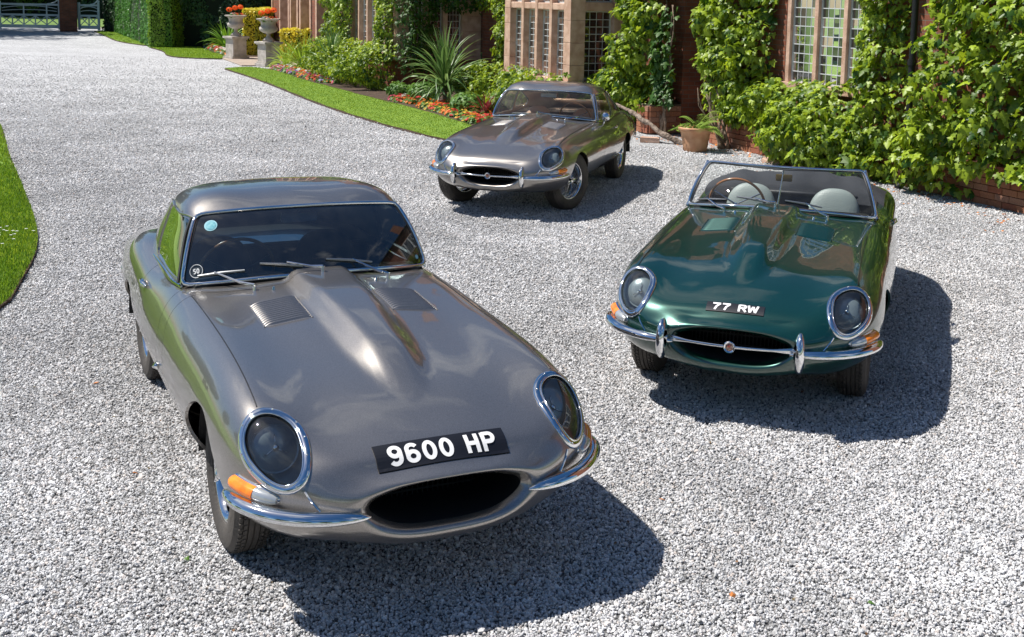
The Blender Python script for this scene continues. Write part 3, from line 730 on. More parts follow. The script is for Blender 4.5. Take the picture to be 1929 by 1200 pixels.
        if cfg['overriders']:
            bm = bmesh.new(); c = Vector((.878, s*.372, .452))
            prof = [(.031*math.cos(a), (.056 if math.sin(a) > 0 else .030)*math.sin(a)) for a in np.linspace(0, 2*PI, 19)[:-1]]
            zs = np.linspace(-.104, .104, 19); rr = [max(.06, (1-abs(z/.106)**2.6)**.5) for z in zs]
            sweep(bm, [c+Vector((-.03*(z/.1)**2-.012*(z > 0)*(z/.1)**2*1.4, 0, z)) for z in zs], rr, prof=prof, up=Vector((1, s*.12, 0)))
            bm_obj('overrider', bm, CHROME, root, smooth=True, angle=50)
    if cfg['overriders']:
        bm = bmesh.new(); pr = [(.0075*math.cos(a), .0045*math.sin(a)) for a in np.linspace(0, 2*PI, 11)[:-1]]
        pts = [Vector((.868-.05*(abs(y)/.33)**2, y, .449)) for y in np.linspace(-.345, .345, 31)]
        sweep(bm, pts, [1.0+1.6*sstep(.22, .34, abs(p.y)) for p in pts], prof=pr, up=Vector((1, 0, 0))); bar = bm_obj('grille_bar', bm, CHROME, root, smooth=True, angle=50)
        lathe_obj('badge_ring', [(.020, -.006), (.031, -.006), (.033, .004), (.029, .009), (.022, .004)], CHROME, bar, n=28, axis='x', c=(.870, 0, .449), closed=True)
        lathe_obj('badge_centre', [(.0, .006), (.012, .005), (.021, .001), (.021, -.004), (0, -.004)], mat('badge_enamel', (.25, .03, .02), rough=.2, coat=1.0, var=(.45, .30, .2), vscale=60), bar, n=24, axis='x', c=(.872, 0, .449))
    # ---- wheels
    for x, yy in ((0, .612), (-2.438, .590)):
        for s in (1, -1): build_wheel(root, x+(cfg.get('front_dx', 0) if x == 0 else 0), s*yy, s, cfg.get('steer', 0) if x == 0 else 0)
    # ---- windscreen
    zt, ztc = cfg['zt'], cfg['ztc']; base, top = screen_curves(zt, ztc); n = len(base); rows = 16
    V = np.zeros((rows+1, n, 3))
    for j in range(rows+1):
        t = j/rows
        for i in range(n):
            p = base[i].lerp(top[i], t); q = 2*i/(n-1)-1; bow = .022*4*t*(1-t); V[j, i] = (p.x+bow, p.y+math.copysign(bow*.5*abs(q)**2, q), p.z+bow*.5)
    gN = grid_normals(V); gN *= 1 if gN[8, n//2, 0] > 0 else -1
    ws = mesh_obj('windscreen', V.reshape(-1, 3), grid_faces(rows+1, n), cfg['glass'], root, N=gN.reshape(-1, 3))
    frame = [Vector(p) for p in V[0]]+[Vector(p) for p in V[1:-1, -1]]+[Vector(p) for p in V[-1, ::-1]]+[Vector(p) for p in V[-2:0:-1, 0]]
    # round the corners of the frame a little
    fr = np.array([list(p) for p in frame])
    for _ in range(2): fr = (np.roll(fr, 1, 0)+2*fr+np.roll(fr, -1, 0))/4
    cen = fr.mean(axis=0); ups = []
    for p in fr:
        k = np.argmin(((V.reshape(-1, 3)-p)**2).sum(1)); ups.append(Vector(gN.reshape(-1, 3)[k]))
    tube_obj('windscreen_frame', [Vector(p)+u*.004 for p, u in zip(fr, ups)], 1.0, CHROME, ws, closed=True, prof=[(.0100*math.cos(a), .009*math.sin(a)) for a in np.linspace(0, 2*PI, 13)[:-1]], up=ups)
    tube_obj('windscreen_seal', [Vector(p+(cen-p)/np.linalg.norm(cen-p)*.014)+u*.001 for p, u in zip(fr, ups)], 1.0, SEAL, ws, closed=True, prof=[(.010*math.cos(a), .006*math.sin(a)) for a in np.linspace(0, 2*PI, 11)[:-1]], up=ups)
    def on_glass(y, t):
        i = (y/.645*.5+.5)*(n-1); j = t*rows; i = min(max(i, 0), n-1.001); j = min(max(j, 0), rows-.001); a, c = int(i), int(j); fi, fj = i-a, j-c
        p = (V[c, a]*(1-fi)+V[c, a+1]*fi)*(1-fj)+(V[c+1, a]*(1-fi)+V[c+1, a+1]*fi)*fj; return Vector(p), Vector(gN[c, a])
    # wipers: three, parked pointing to the car's right
    for (py, ty, tt_, ba, bb, ta, tb) in ((-.343, -.50, .13, -.575, -.36, .10, .12), (.0, -.155, .17, -.29, -.075, .19, .10), (.343, .19, .14, .05, .30, .17, .09)) if cfg['kind'] != 'coupe' else ((-.343, -.20, .05, -.36, -.03, .06, .04), (.0, .155, .05, -.02, .33, .05, .05), (.343, .47, .07, .31, .60, .05, .06)):
        h = surf_top(-.885, py); p, nn_ = on_glass(ty, tt_); a_, _ = on_glass(ba, ta); b_, _ = on_glass(bb, tb)
        wiper(root, h[0]+Vector((0, 0, .006)), p+nn_*.016, a_+nn_*.009, b_+nn_*.009, nn_)
    for s in (1, -1):
        h = surf_top(-.835, s*.261); lathe_obj('washer_jet', [(0, .018), (.006, .016), (.008, .008), (.010, 0)], CHROME, root, n=10, c=tuple(h[0]))
    # ---- mirror
    if cfg['kind'] != 'open':
        bm = bmesh.new(); c = Vector((-1.34, 0, 1.128 if cfg['kind'] == 'coupe' else 1.135)); add_box(bm, c, (.018, .195, .052), bevel=.016); sweep(bm, [c+Vector((-.005, 0, .02)), c+Vector((.03, 0, .075))], .004, 6)
        bm_obj('rear_view_mirror', bm, mat('mirror_back', (.80, .84, .82), rough=.35, metal=.0), root, smooth=True, angle=40)
    else:
        b0, _ = on_glass(0, .02); b1, _ = on_glass(0, .98); tube_obj('screen_tie_rod', [b0-Vector((.03, 0, 0)), b1-Vector((.03, 0, 0))], .0055, CHROME, root, n=8)
        bm = bmesh.new(); add_box(bm, (-1.31, 0, 1.075), (.014, .115, .05), bevel=.008); bm_obj('rear_view_mirror', bm, BRASS, root, smooth=True, angle=40)
    # ---- interior
    bm = bmesh.new(); add_box(bm, (-1.55, 0, .29), (1.15, 1.20, .03)); add_box(bm, (-2.02, 0, .56), (.03, 1.20, .55)); add_box(bm, (-1.00, 0, .56), (.03, 1.2, .56)); add_box(bm, (-1.5, 0, .42), (.85, .20, .26), bevel=.03)
    for s in (1, -1): add_box(bm, (-1.5, s*.615, .55), (1.0, .03, .50))
    bm_obj('cabin_tub', bm, cfg['trim'], root)
    bm = bmesh.new(); add_box(bm, (-1.165, 0, .835), (.17, 1.20, .085), bevel=.03); bm_obj('dashboard', bm, LEATHER_B, root, smooth=True, angle=40)
    if closed:
        bm = bmesh.new(); add_box(bm, (-2.50, 0, .80), (.95, .95, .03)); bm_obj('luggage_floor', bm, cfg['trim'], root)
    # scuttle top behind the glass
    Vs = []; ny_ = 31
    for j in range(6):
        for i in range(ny_):
            y = (2*i/(ny_-1)-1)*.60; x0 = float(ws_line(y))+.015; x1 = -1.24; x = x0+(x1-x0)*j/5; Vs.append((x, y, .893-.03*(abs(y)/.62)**2-.02*j/5))
    mesh_obj('scuttle_trim', Vs, grid_faces(6, ny_), LEATHER_B, root)
    for s in (1, -1): seat(root, s*.31, cfg['seat'], top=cfg.get('seat_top', .93))
    steering(root, cfg['drive']*.33)
    # ---- roof or folded hood
    if closed:
        G = shell_grid(greenhouse('hardtop' if cfg['kind'] == 'hardtop' else 'coupe', zt)); GN = grid_normals(G)
        if (GN[..., 2]).mean() < 0: GN = -GN
        F = grid_faces(*G.shape[:2]); f0 = F[len(F)//2]; Vf = G.reshape(-1, 3); Nf = GN.reshape(-1, 3)
        if np.cross(Vf[f0[1]]-Vf[f0[0]], Vf[f0[2]]-Vf[f0[1]]) @ Nf[f0[0]] < 0: F = [f[::-1] for f in F]
        sh = PM(Vf, Nf, F)
        def side_win(V):
            x, y, z = V.T; xf = -1.185-.165*np.clip((z-.86)/.30, 0, 1.1)-.022
            return np.where(np.abs(y) > .44, rounded_box_fn(x, z, -1.90+0*x, xf, .872, 1.150, .035), 1.0)
        def quarter_win(V):
            x, y, z = V.T; q = (x+1.945)/.40                       # tapering to the tail
            return np.where((np.abs(y) > .36) & (x > -2.7), rounded_box_fn(x, z, -2.36+0*x, -1.945, .905+0*x, 1.135+.16*q, .04), 1.0)
        def rear_win(V):
            x, y, z = V.T
            if cfg['kind'] == 'coupe': return np.where((z > .93), rounded_box_fn(x, np.abs(y), -2.94, -2.14, -1, .44+.12*(x+2.2), .07), 1.0)
            return np.where(x < -2.2, rounded_box_fn(z, np.abs(y), .965, 1.125, -1, .36, .05), 1.0)
        wins = [side_win, rear_win]+([quarter_win] if cfg['kind'] == 'coupe' else [])
        roof = sh
        for w in wins: roof = roof.clip(w)
        ro = roof.obj('roof', P, root, flange=.016)
        lin = PM(sh.V-sh.N*.018, -sh.N, [f[::-1] for f in sh.F])
        for w in wins: lin = lin.clip(w)
        lin.obj('headlining', cfg['lining'], root)
        for w, nm in ((side_win, 'side_window'), (rear_win, 'rear_window'))+(((quarter_win, 'quarter_window'),) if cfg['kind'] == 'coupe' else ()):
            for s in ((1, -1) if nm != 'rear_window' else (0,)):
                g = sh.clip(w, keep=-1, track=False)
                g = g.clip(lambda V: V[:, 1]*s+(1e-3 if s == 0 else 0), track=False) if s else g
                if not g.F: continue
                g = g.clip(lambda V: w(V)+.0, keep=-1)
                g.V = g.V-g.N*.006; g.obj(nm, cfg['sglass'] if nm != 'rear_window' else GL_SCREEN, root)
        # window surrounds in chrome and the gutter
        for s in (1, -1):
            pts = []
            for x in np.linspace(-1.34, -2.05 if cfg['kind'] == 'hardtop' else -2.45, 26):
                zz = 1.162-.12*sstep(-1.9, -2.5, x); k = np.argmin(np.where(np.sign(Vf[:, 1]) == s, (Vf[:, 0]-x)**2+(Vf[:, 2]-zz)**2, 9)); pts.append(Vector(Vf[k])+Vector(Nf[k])*.004)
            pts = [Vector(p) for p in curve_pts([list(p) for p in pts[::3]], 30)]
            tube_obj('roof_gutter', pts, .0055, P if cfg['kind'] == 'hardtop' else CHROME, ro, n=6)
            tube_obj('window_sill_trim', [Vector((x, s*(.667-.02*sstep(-1.3, -1.15, x)), .855-.004*math.sin((x+1.2)*3))) for x in np.linspace(-1.16, -1.93, 14)], .006, CHROME, ro, n=6)
            V_ = [Vector((-1.175, s*.648, .868)), Vector((-1.25, s*.615, .98)), Vector((-1.325, s*.575, 1.10)), Vector((-1.355, s*.545, 1.160))]
            tube_obj('pillar_trim', [Vector(p)+Vector((-.014, s*.010, 0)) for p in curve_pts([list(q) for q in V_], 14)], .0085, SEAL if cfg['kind'] == 'hardtop' else CHROME, ro, n=8)
    else:
        # folded black hood lying behind the seats
        nu, nv_ = 64, 30; V = np.zeros((nv_, nu, 3)); rg = np.random.default_rng(5)
        for j in range(nv_):
            t = j/(nv_-1); a = PI*t
            for i in range(nu):
                q = 2*i/(nu-1)-1; y = q*.665
                w1 = .016*math.sin(q*4.3+1.0)+.012*math.sin(q*9.1+t*2)+.006*math.sin(q*19+3*t); hump = 1-abs(q)**5*.75
                x = -2.00-.46*t-.05*(1-q*q)*t+.10*abs(q)**3*(1-t)
                z = .845+(.185+w1*1.4)*hump*(math.sin(a)**.55 if 0 < t < 1 else 0)*(1.0-.35*t)
                V[j, i] = (x, y, z-.03*(1 if t in (0, 1) else 0))
        mesh_obj('folded_hood', V.reshape(-1, 3), grid_faces(nv_, nu), CLOTHTOP, root)
        bm = bmesh.new(); sweep(bm, [Vector((-1.99, y, .862)) for y in (-.60, .60)], .016, 8); bm_obj('hood_seam_roll', bm, LEATHER_B, root, smooth=True)
        for s in (1, -1):
            tube_obj('cockpit_roll', [Vector((x, s*.612, surf_top(x, s*.63)[0].z+.004)) for x in np.linspace(-1.2, -1.96, 16)], .011, LEATHER_B, root, n=8)
            tube_obj('screen_pillar', [Vector((-1.165, s*.648, .85)), Vector((-1.24, s*.612, .97)), Vector((-1.345, s*.548, ztc+.004))], [.017, .014, .010], CHROME, root, n=10)
    # ---- door mirror for the coupe
    if cfg.get('door_mirror'):
        for s in (1,):
            h = surf_side(-1.24, .80, s); h = surf_top(-1.24, s*.70)
            bm = bmesh.new(); c = h[0]+Vector((0, s*.035, .105)); sweep(bm, [h[0], c-Vector((0, 0, .03))], [.010, .006], 8); bm_obj('door_mirror', bm, CHROME, root, smooth=True)
            lathe_obj('mirror_shell', [(0, .03), (.03, .022), (.05, .004), (.053, -.012), (.047, -.016), (0, -.014)], CHROME, root, n=24, axis='x', c=tuple(c))
    # ---- tail lamps and rear bumper
    for s in (1, -1):
        bm = bmesh.new(); pts = []; nn = []
        for t in np.linspace(0, 1, 20):
            ang = math.radians(20+60*t); d = Vector((math.cos(ang), -s*math.sin(ang), 0)); o = Vector((-3.1, s*.25, .50))-d*1.2; h = surf_dir(o, d); pts.append(h[0]+h[1]*.02); nn.append(Vector((h[1].x, h[1].y, 0)).normalized())
        sweep(bm, pts, [.075*math.sqrt(max(.04, 1-(2*t-1)**6)) for t in np.linspace(0, 1, 20)], prof=[(.5*math.cos(a), .25*math.sin(a)) for a in np.linspace(0, 2*PI, 15)[:-1]], up=nn); bm_obj('rear_bumper', bm, CHROME, root, smooth=True, angle=60)
        h = surf_dir((-4.2, s*.42, .60), (1, -.05*s, 0)); bm = bmesh.new(); sweep(bm, [h[0]+Vector((-.012, -s*.05, 0)), h[0]+Vector((-.012, s*.0, 0)), h[0]+Vector((.04, s*.07, 0))], [.02, .026, .018], 10); bm_obj('tail_lamp', bm, REDL, root, smooth=True)
    return root, on_glass, ws
# ---------------------------------------------------------------- ground sheets
E1 = Vector((-.381, .9246, 0)); E2 = Vector((.9246, .381, 0))
def HW(a, b, z=0.0): return E1*a+E2*b+Vector((0, 0, z))
HROT = math.atan2(E1.y, E1.x)
def gravel_mat():
    m = bpy.data.materials.new('gravel_base'); m.use_nodes = True; n = m.node_tree.nodes; L = m.node_tree.links; b = n['Principled BSDF']
    tc = n.new('ShaderNodeTexCoord'); v = n.new('ShaderNodeTexVoronoi'); v.inputs['Scale'].default_value = 52; v.inputs['Randomness'].default_value = 1.0
    L.new(tc.outputs['Object'], v.inputs[0])
    sep = n.new('ShaderNodeSeparateColor'); L.new(v.outputs['Color'], sep.inputs[0])
    r = n.new('ShaderNodeValToRGB'); e = r.color_ramp.elements; e[0].position = 0; e[0].color = (.32, .32, .32, 1); e[1].position = 1; e[1].color = (.95, .96, .98, 1)
    x = r.color_ramp.elements.new(.35); x.color = (.66, .665, .68, 1)
    L.new(sep.outputs[0], r.inputs[0])
    # darkness between stones
    r2 = n.new('ShaderNodeMapRange'); r2.inputs[1].default_value = .25; r2.inputs[2].default_value = .62; r2.inputs[3].default_value = 1; r2.inputs[4].default_value = .5
    L.new(v.outputs['Distance'], r2.inputs[0])
    big = n.new('ShaderNodeTexNoise'); big.inputs['Scale'].default_value = .55; big.inputs['Detail'].default_value = 12; big.inputs['Roughness'].default_value = .78; L.new(tc.outputs['Object'], big.inputs[0])
    mr = n.new('ShaderNodeMapRange'); mr.inputs[1].default_value = .3; mr.inputs[2].default_value = .7; mr.inputs[3].default_value = .70; mr.inputs[4].default_value = 1.16; L.new(big.outputs['Fac'], mr.inputs[0])
    mm = n.new('ShaderNodeMath'); mm.operation = 'MULTIPLY'; L.new(r2.outputs[0], mm.inputs[0]); L.new(mr.outputs[0], mm.inputs[1])
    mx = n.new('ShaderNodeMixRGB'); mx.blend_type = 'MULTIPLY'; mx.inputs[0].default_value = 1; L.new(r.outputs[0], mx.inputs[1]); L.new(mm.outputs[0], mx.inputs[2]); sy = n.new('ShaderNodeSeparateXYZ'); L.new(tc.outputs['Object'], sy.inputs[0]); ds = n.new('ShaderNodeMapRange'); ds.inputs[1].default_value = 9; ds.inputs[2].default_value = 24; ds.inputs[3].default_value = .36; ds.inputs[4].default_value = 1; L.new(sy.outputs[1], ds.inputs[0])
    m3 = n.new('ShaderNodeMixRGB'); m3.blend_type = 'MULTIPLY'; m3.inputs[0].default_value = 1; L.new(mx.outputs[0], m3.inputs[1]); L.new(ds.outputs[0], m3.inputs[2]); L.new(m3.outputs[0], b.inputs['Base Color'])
    b.inputs['Roughness'].default_value = .85
    bp = n.new('ShaderNodeBump'); bp.inputs['Strength'].default_value = .9; bp.inputs['Distance'].default_value = .012; bp.invert = True
    L.new(v.outputs['Distance'], bp.inputs['Height']); L.new(bp.outputs[0], b.inputs['Normal'])
    return m
def poly_sheet(name, pts, z, m, kind='structure', thick=0.0):
    bm = bmesh.new(); vs = [bm.verts.new((p[0], p[1], z)) for p in pts]; f = bm.faces.new(vs)
    if f.normal.z < 0: f.normal_flip()
    if thick:
        r = bmesh.ops.extrude_face_region(bm, geom=[f]); 
        for g in r['geom']:
            if isinstance(g, bmesh.types.BMVert): g.co.z -= thick
    o = bm_obj(name, bm, m); o['kind'] = kind
    return o
GRAV = gravel_mat()
GRASSB = mat('lawn_base', (.12, .22, .015), rough=.9, var=(.17, .28, .025), vscale=3, bump=.3, bscale=80)
bm = bmesh.new(); bmesh.ops.create_grid(bm, x_segments=2, y_segments=2, size=400); o = bm_obj('meadow_ground', bm, mat('meadow', (.10, .19, .03), rough=.9, var=(.16, .24, .05), vscale=.4), None); o.location.z = -.02; o['kind'] = 'structure'
poly_sheet('gravel_drive', [(-34, -14), (14, -14), (14, 16), (9.5, 19), (-2, 42), (-12, 52), (-19, 66), (-27, 66), (-36, 66), (-36, 20)], -.004, GRAV)
def smooth_poly(P, n): return [tuple(p[:2]) for p in curve_pts([(x, y, 0) for x, y in P], n)]
LEFT = smooth_poly([(-9.5, 3.2), (-5.6, 5.6), (-4.2, 7.2), (-3.63, 8.25), (-3.72, 8.69), (-3.90, 9.35), (-4.13, 10.15), (-4.48, 11.05), (-5.1, 12.4), (-5.83, 13.93), (-7.12, 16.63), (-8.5, 19.6), (-12.5, 26), (-19, 34), (-28, 40)], 90)+[(-60, 44), (-60, -8), (-20, -3)]
STRIP_A = smooth_poly([(-8.42, 34.64), (-6.21, 29.77), (-4.01, 24.42), (-2.54, 21.28), (-1.63, 19.62), (-0.6, 18.0)], 40)+smooth_poly([(-.25, 19.6), (-1.03, 21.6), (-1.99, 23.8), (-3.1, 25.99), (-4.1, 28.09), (-5.75, 31.59), (-7.3, 34.96), (-7.95, 35.6), (-8.42, 34.9)], 40)
STRIP_B = smooth_poly([(-14.04, 46.08), (-12.57, 42.86), (-10.97, 39.9), (-9.75, 39.6)], 20)+smooth_poly([(-9.65, 40.6), (-10.6, 42.6), (-11.6, 45.0), (-12.75, 48.03)], 20)
STRIP_C = smooth_poly([(-21.9, 62.2), (-18.51, 54.49), (-16.36, 50.09), (-14.9, 48.0)], 20)+smooth_poly([(-13.4, 48.2), (-14.16, 50.5), (-16.21, 54.5), (-18.63, 59.5), (-21.2, 64.67)], 20)
SOIL = mat('bed_soil', (.045, .028, .018), rough=.95, var=(.09, .055, .035), vscale=9, bump=.8, bscale=40)
for nm, P in (('lawn', LEFT), ('lawn', STRIP_A), ('lawn', STRIP_B), ('lawn', STRIP_C)):
    edge = poly_sheet('lawn_edge_soil', [(x, y) for x, y in P], .026, SOIL, thick=.05)
    c = Vector((sum(p[0] for p in P)/len(P), sum(p[1] for p in P)/len(P)))
    Q = []
    for i, p in enumerate(P):
        a, b = Vector(P[i-1]), Vector(P[(i+1) % len(P)]); t = (b-a).normalized(); nrm = Vector((-t.y, t.x))
        area = sum(P[j-1][0]*P[j][1]-P[j][0]*P[j-1][1] for j in range(len(P)))
        if area < 0: nrm = -nrm
        Q.append((p[0]+nrm.x*(.030+.02*math.sin(i*1.7)), p[1]+nrm.y*(.030+.02*math.sin(i*1.7))))
    poly_sheet(nm, Q, .034, GRASSB, thick=.004)
BED = [(-.25, 19.7), (-1.03, 21.7), (-1.99, 23.9), (-3.1, 26.1), (-4.1, 28.2), (-5.75, 31.7), (-7.3, 35.05), (-6.6, 36.2), (-3.3, 38), (2, 26), (1.6, 20.4)]
poly_sheet('flower_bed_soil', BED, .020, SOIL, thick=.03)
BED2 = [(-9.7, 40.7), (-10.6, 42.7), (-11.6, 45.1), (-12.75, 48.1), (-9, 48), (-8.4, 41.5)]
poly_sheet('flower_bed_soil', BED2, .020, SOIL, thick=.03)
FLAG = mat('sandstone_paving', (.32, .25, .20), rough=.8, var=(.42, .35, .29), vscale=5, bump=.3, bscale=30)
pv = thing('paved_path', 'pale sandstone paving between the two stone pedestals', 'path', (-8.6, 38.6, 0), HROT); pv['kind'] = 'structure'; del pv['category']
for i in range(4):
    for j in range(9):
        bm = bmesh.new(); add_box(bm, (-1.65+i*1.1+random.uniform(-.01, .01), .2-j*.80, .018+random.uniform(-.003, .003)), (1.085, .785, .03), bevel=.006); bm_obj('paving_slab', bm, FLAG, pv)
# ---------------------------------------------------------------- grass blades
def vnoise(x, y, s=1.0, seed=0):
    """smooth value noise 0..1"""
    rg = np.random.default_rng(seed+991); T = rg.random((64, 64)); x = np.asarray(x)*s+17.3; y = np.asarray(y)*s+41.7
    xi = np.floor(x).astype(int); yi = np.floor(y).astype(int); fx = x-xi; fy = y-yi; fx = fx*fx*(3-2*fx); fy = fy*fy*(3-2*fy)
    a = T[xi % 64, yi % 64]; b = T[(xi+1) % 64, yi % 64]; c = T[xi % 64, (yi+1) % 64]; d = T[(xi+1) % 64, (yi+1) % 64]
    return (a*(1-fx)+b*fx)*(1-fy)+(c*(1-fx)+d*fx)*fy
def fbm(x, y, s=1.0, seed=0): return .55*vnoise(x, y, s, seed)+.28*vnoise(x, y, s*2.1, seed+1)+.17*vnoise(x, y, s*4.3, seed+2)
def in_poly(x, y, P):
    c = np.zeros(len(x), bool); n = len(P)
    for i in range(n):
        x0, y0 = P[i-1]; x1, y1 = P[i]
        if y0 == y1: continue
        k = ((y0 > y) != (y1 > y)) & (x < (x1-x0)*(y-y0)/(y1-y0)+x0); c ^= k
    return c
def leafmat(name, c1, c2, trans=.35, rough=.42, c3=None):
    m = bpy.data.materials.new(name); m.use_nodes = True; n = m.node_tree.nodes; L = m.node_tree.links; b = n['Principled BSDF']; out = n['Material Output']
    at = n.new('ShaderNodeAttribute'); at.attribute_name = 'tint'; oi = n.new('ShaderNodeObjectInfo')
    ad = n.new('ShaderNodeMath'); ad.operation = 'ADD'; L.new(at.outputs['Fac'], ad.inputs[0]); L.new(oi.outputs['Random'], ad.inputs[1]); fr = n.new('ShaderNodeMath'); fr.operation = 'FRACT'; L.new(ad.outputs[0], fr.inputs[0])
    r = n.new('ShaderNodeValToRGB'); r.color_ramp.elements[0].color = (*c1, 1); r.color_ramp.elements[1].color = (*c2, 1)
    if c3: e = r.color_ramp.elements.new(.93); e.color = (*c2, 1); r.color_ramp.elements[-1].color = (*c3, 1)
    L.new(fr.outputs[0], r.inputs[0]); L.new(r.outputs[0], b.inputs['Base Color']); b.inputs['Roughness'].default_value = rough
    t = n.new('ShaderNodeBsdfTranslucent'); h = n.new('ShaderNodeHueSaturation'); h.inputs['Value'].default_value = 1.7; h.inputs['Hue'].default_value = .485; L.new(r.outputs[0], h.inputs['Color']); L.new(h.outputs[0], t.inputs[0])
    mx = n.new('ShaderNodeMixShader'); mx.inputs[0].default_value = trans; L.new(b.outputs[0], mx.inputs[1]); L.new(t.outputs[0], mx.inputs[2]); L.new(mx.outputs[0], out.inputs[0])
    return m
def set_tint(me, t):
    a = me.attributes.new('tint', 'FLOAT', 'POINT'); a.data.foreach_set('value', np.ascontiguousarray(t, dtype=np.float32))
GRASS = leafmat('grass_blade', (.085, .20, .010), (.27, .38, .030), .35, .6)
def blades(name, pts, h, w, m, lean=.5, parent=None, label=None):
    n = len(pts); rg = np.random.default_rng(len(pts)); a = rg.uniform(0, 2*PI, n); hh = h*rg.uniform(.5, 1.2, n); ww = w*rg.uniform(.7, 1.3, n); l = lean*rg.uniform(0, 1, n)*hh
    d = np.stack([np.cos(a), np.sin(a), 0*a], 1); s = np.stack([-np.sin(a), np.cos(a), 0*a], 1); P = np.asarray(pts, float); up = np.array([0, 0, 1.])
    v0 = P-s*ww[:, None]; v1 = P+s*ww[:, None]; v2 = P+d*(l*.4)[:, None]+up*(hh*.6)[:, None]+s*(ww*.7)[:, None]; v3 = P+d*(l*.4)[:, None]+up*(hh*.6)[:, None]-s*(ww*.7)[:, None]; v4 = P+d*l[:, None]+up*(hh*.95)[:, None]
    V = np.stack([v0, v1, v2, v3, v4], 1).reshape(-1, 3); b = (np.arange(n)*5)[:, None]
    F = np.concatenate([b+np.array([0, 1, 2]), b+np.array([0, 2, 3]), b+np.array([3, 2, 4])])
    o = fast_mesh(name, V, F, m, parent); t = np.repeat(np.clip(.5*rg.random(n)+.5*fbm(P[:, 0], P[:, 1], 1.4, 3), 0, .99), 5); set_tint(o.data, t); o['kind'] = 'stuff'
    return o
def scatter_poly(P, n, box, dens=None):
    rg = np.random.default_rng(n+5); x = rg.uniform(box[0], box[2], n); y = rg.uniform(box[1], box[3], n); k = in_poly(x, y, P)
    if dens is not None: k &= rg.random(n) < dens(x, y)
    return np.stack([x[k], y[k], np.full(k.sum(), .036)], 1)
blades('lawn_grass', scatter_poly(LEFT, 560000, (-10.5, 3.6, -3.5, 15), lambda x, y: np.clip(1.3-(y-8)/9, .3, 1)*np.where(x > -3.9-(y-7.5)*.5, 1, .45*(x > -6.6-(y-7.5)*.5))), .040, .0042, GRASS)
blades('lawn_grass', scatter_poly(LEFT, 150000, (-16, 15, -5.2, 26), lambda x, y: (x > -6.8-(y-7.5)*.47).astype(float)), .038, .007, GRASS)
blades('lawn_grass', scatter_poly(STRIP_A, 170000, (-8.6, 18, 0, 36)), .015, .006, GRASS)
blades('lawn_grass', scatter_poly(STRIP_B, 20000, (-14.2, 39, -9.4, 48.2)), .03, .011, GRASS)
blades('lawn_grass', scatter_poly(STRIP_C, 26000, (-22, 47, -13, 65)), .03, .014, GRASS)
# daisies in the near lawn
bm = bmesh.new()
for k in range(46):
    x, y = random.gauss(-4.75, .22), random.gauss(10.55, .35)
    if not in_poly(np.array([x]), np.array([y]), LEFT)[0]: continue
    c = Vector((x, y, .085)); 
    for q in range(6):
        a = q*PI/3; bm.faces.new([bm.verts.new(c), bm.verts.new(c+Vector((.013*math.cos(a-.3), .013*math.sin(a-.3), .003))), bm.verts.new(c+Vector((.016*math.cos(a), .016*math.sin(a), .004))), bm.verts.new(c+Vector((.013*math.cos(a+.3), .013*math.sin(a+.3), .003)))])
o = bm_obj('daisies', bm, mat('daisy_white', (.8, .8, .78), rough=.6)); o['kind'] = 'stuff'

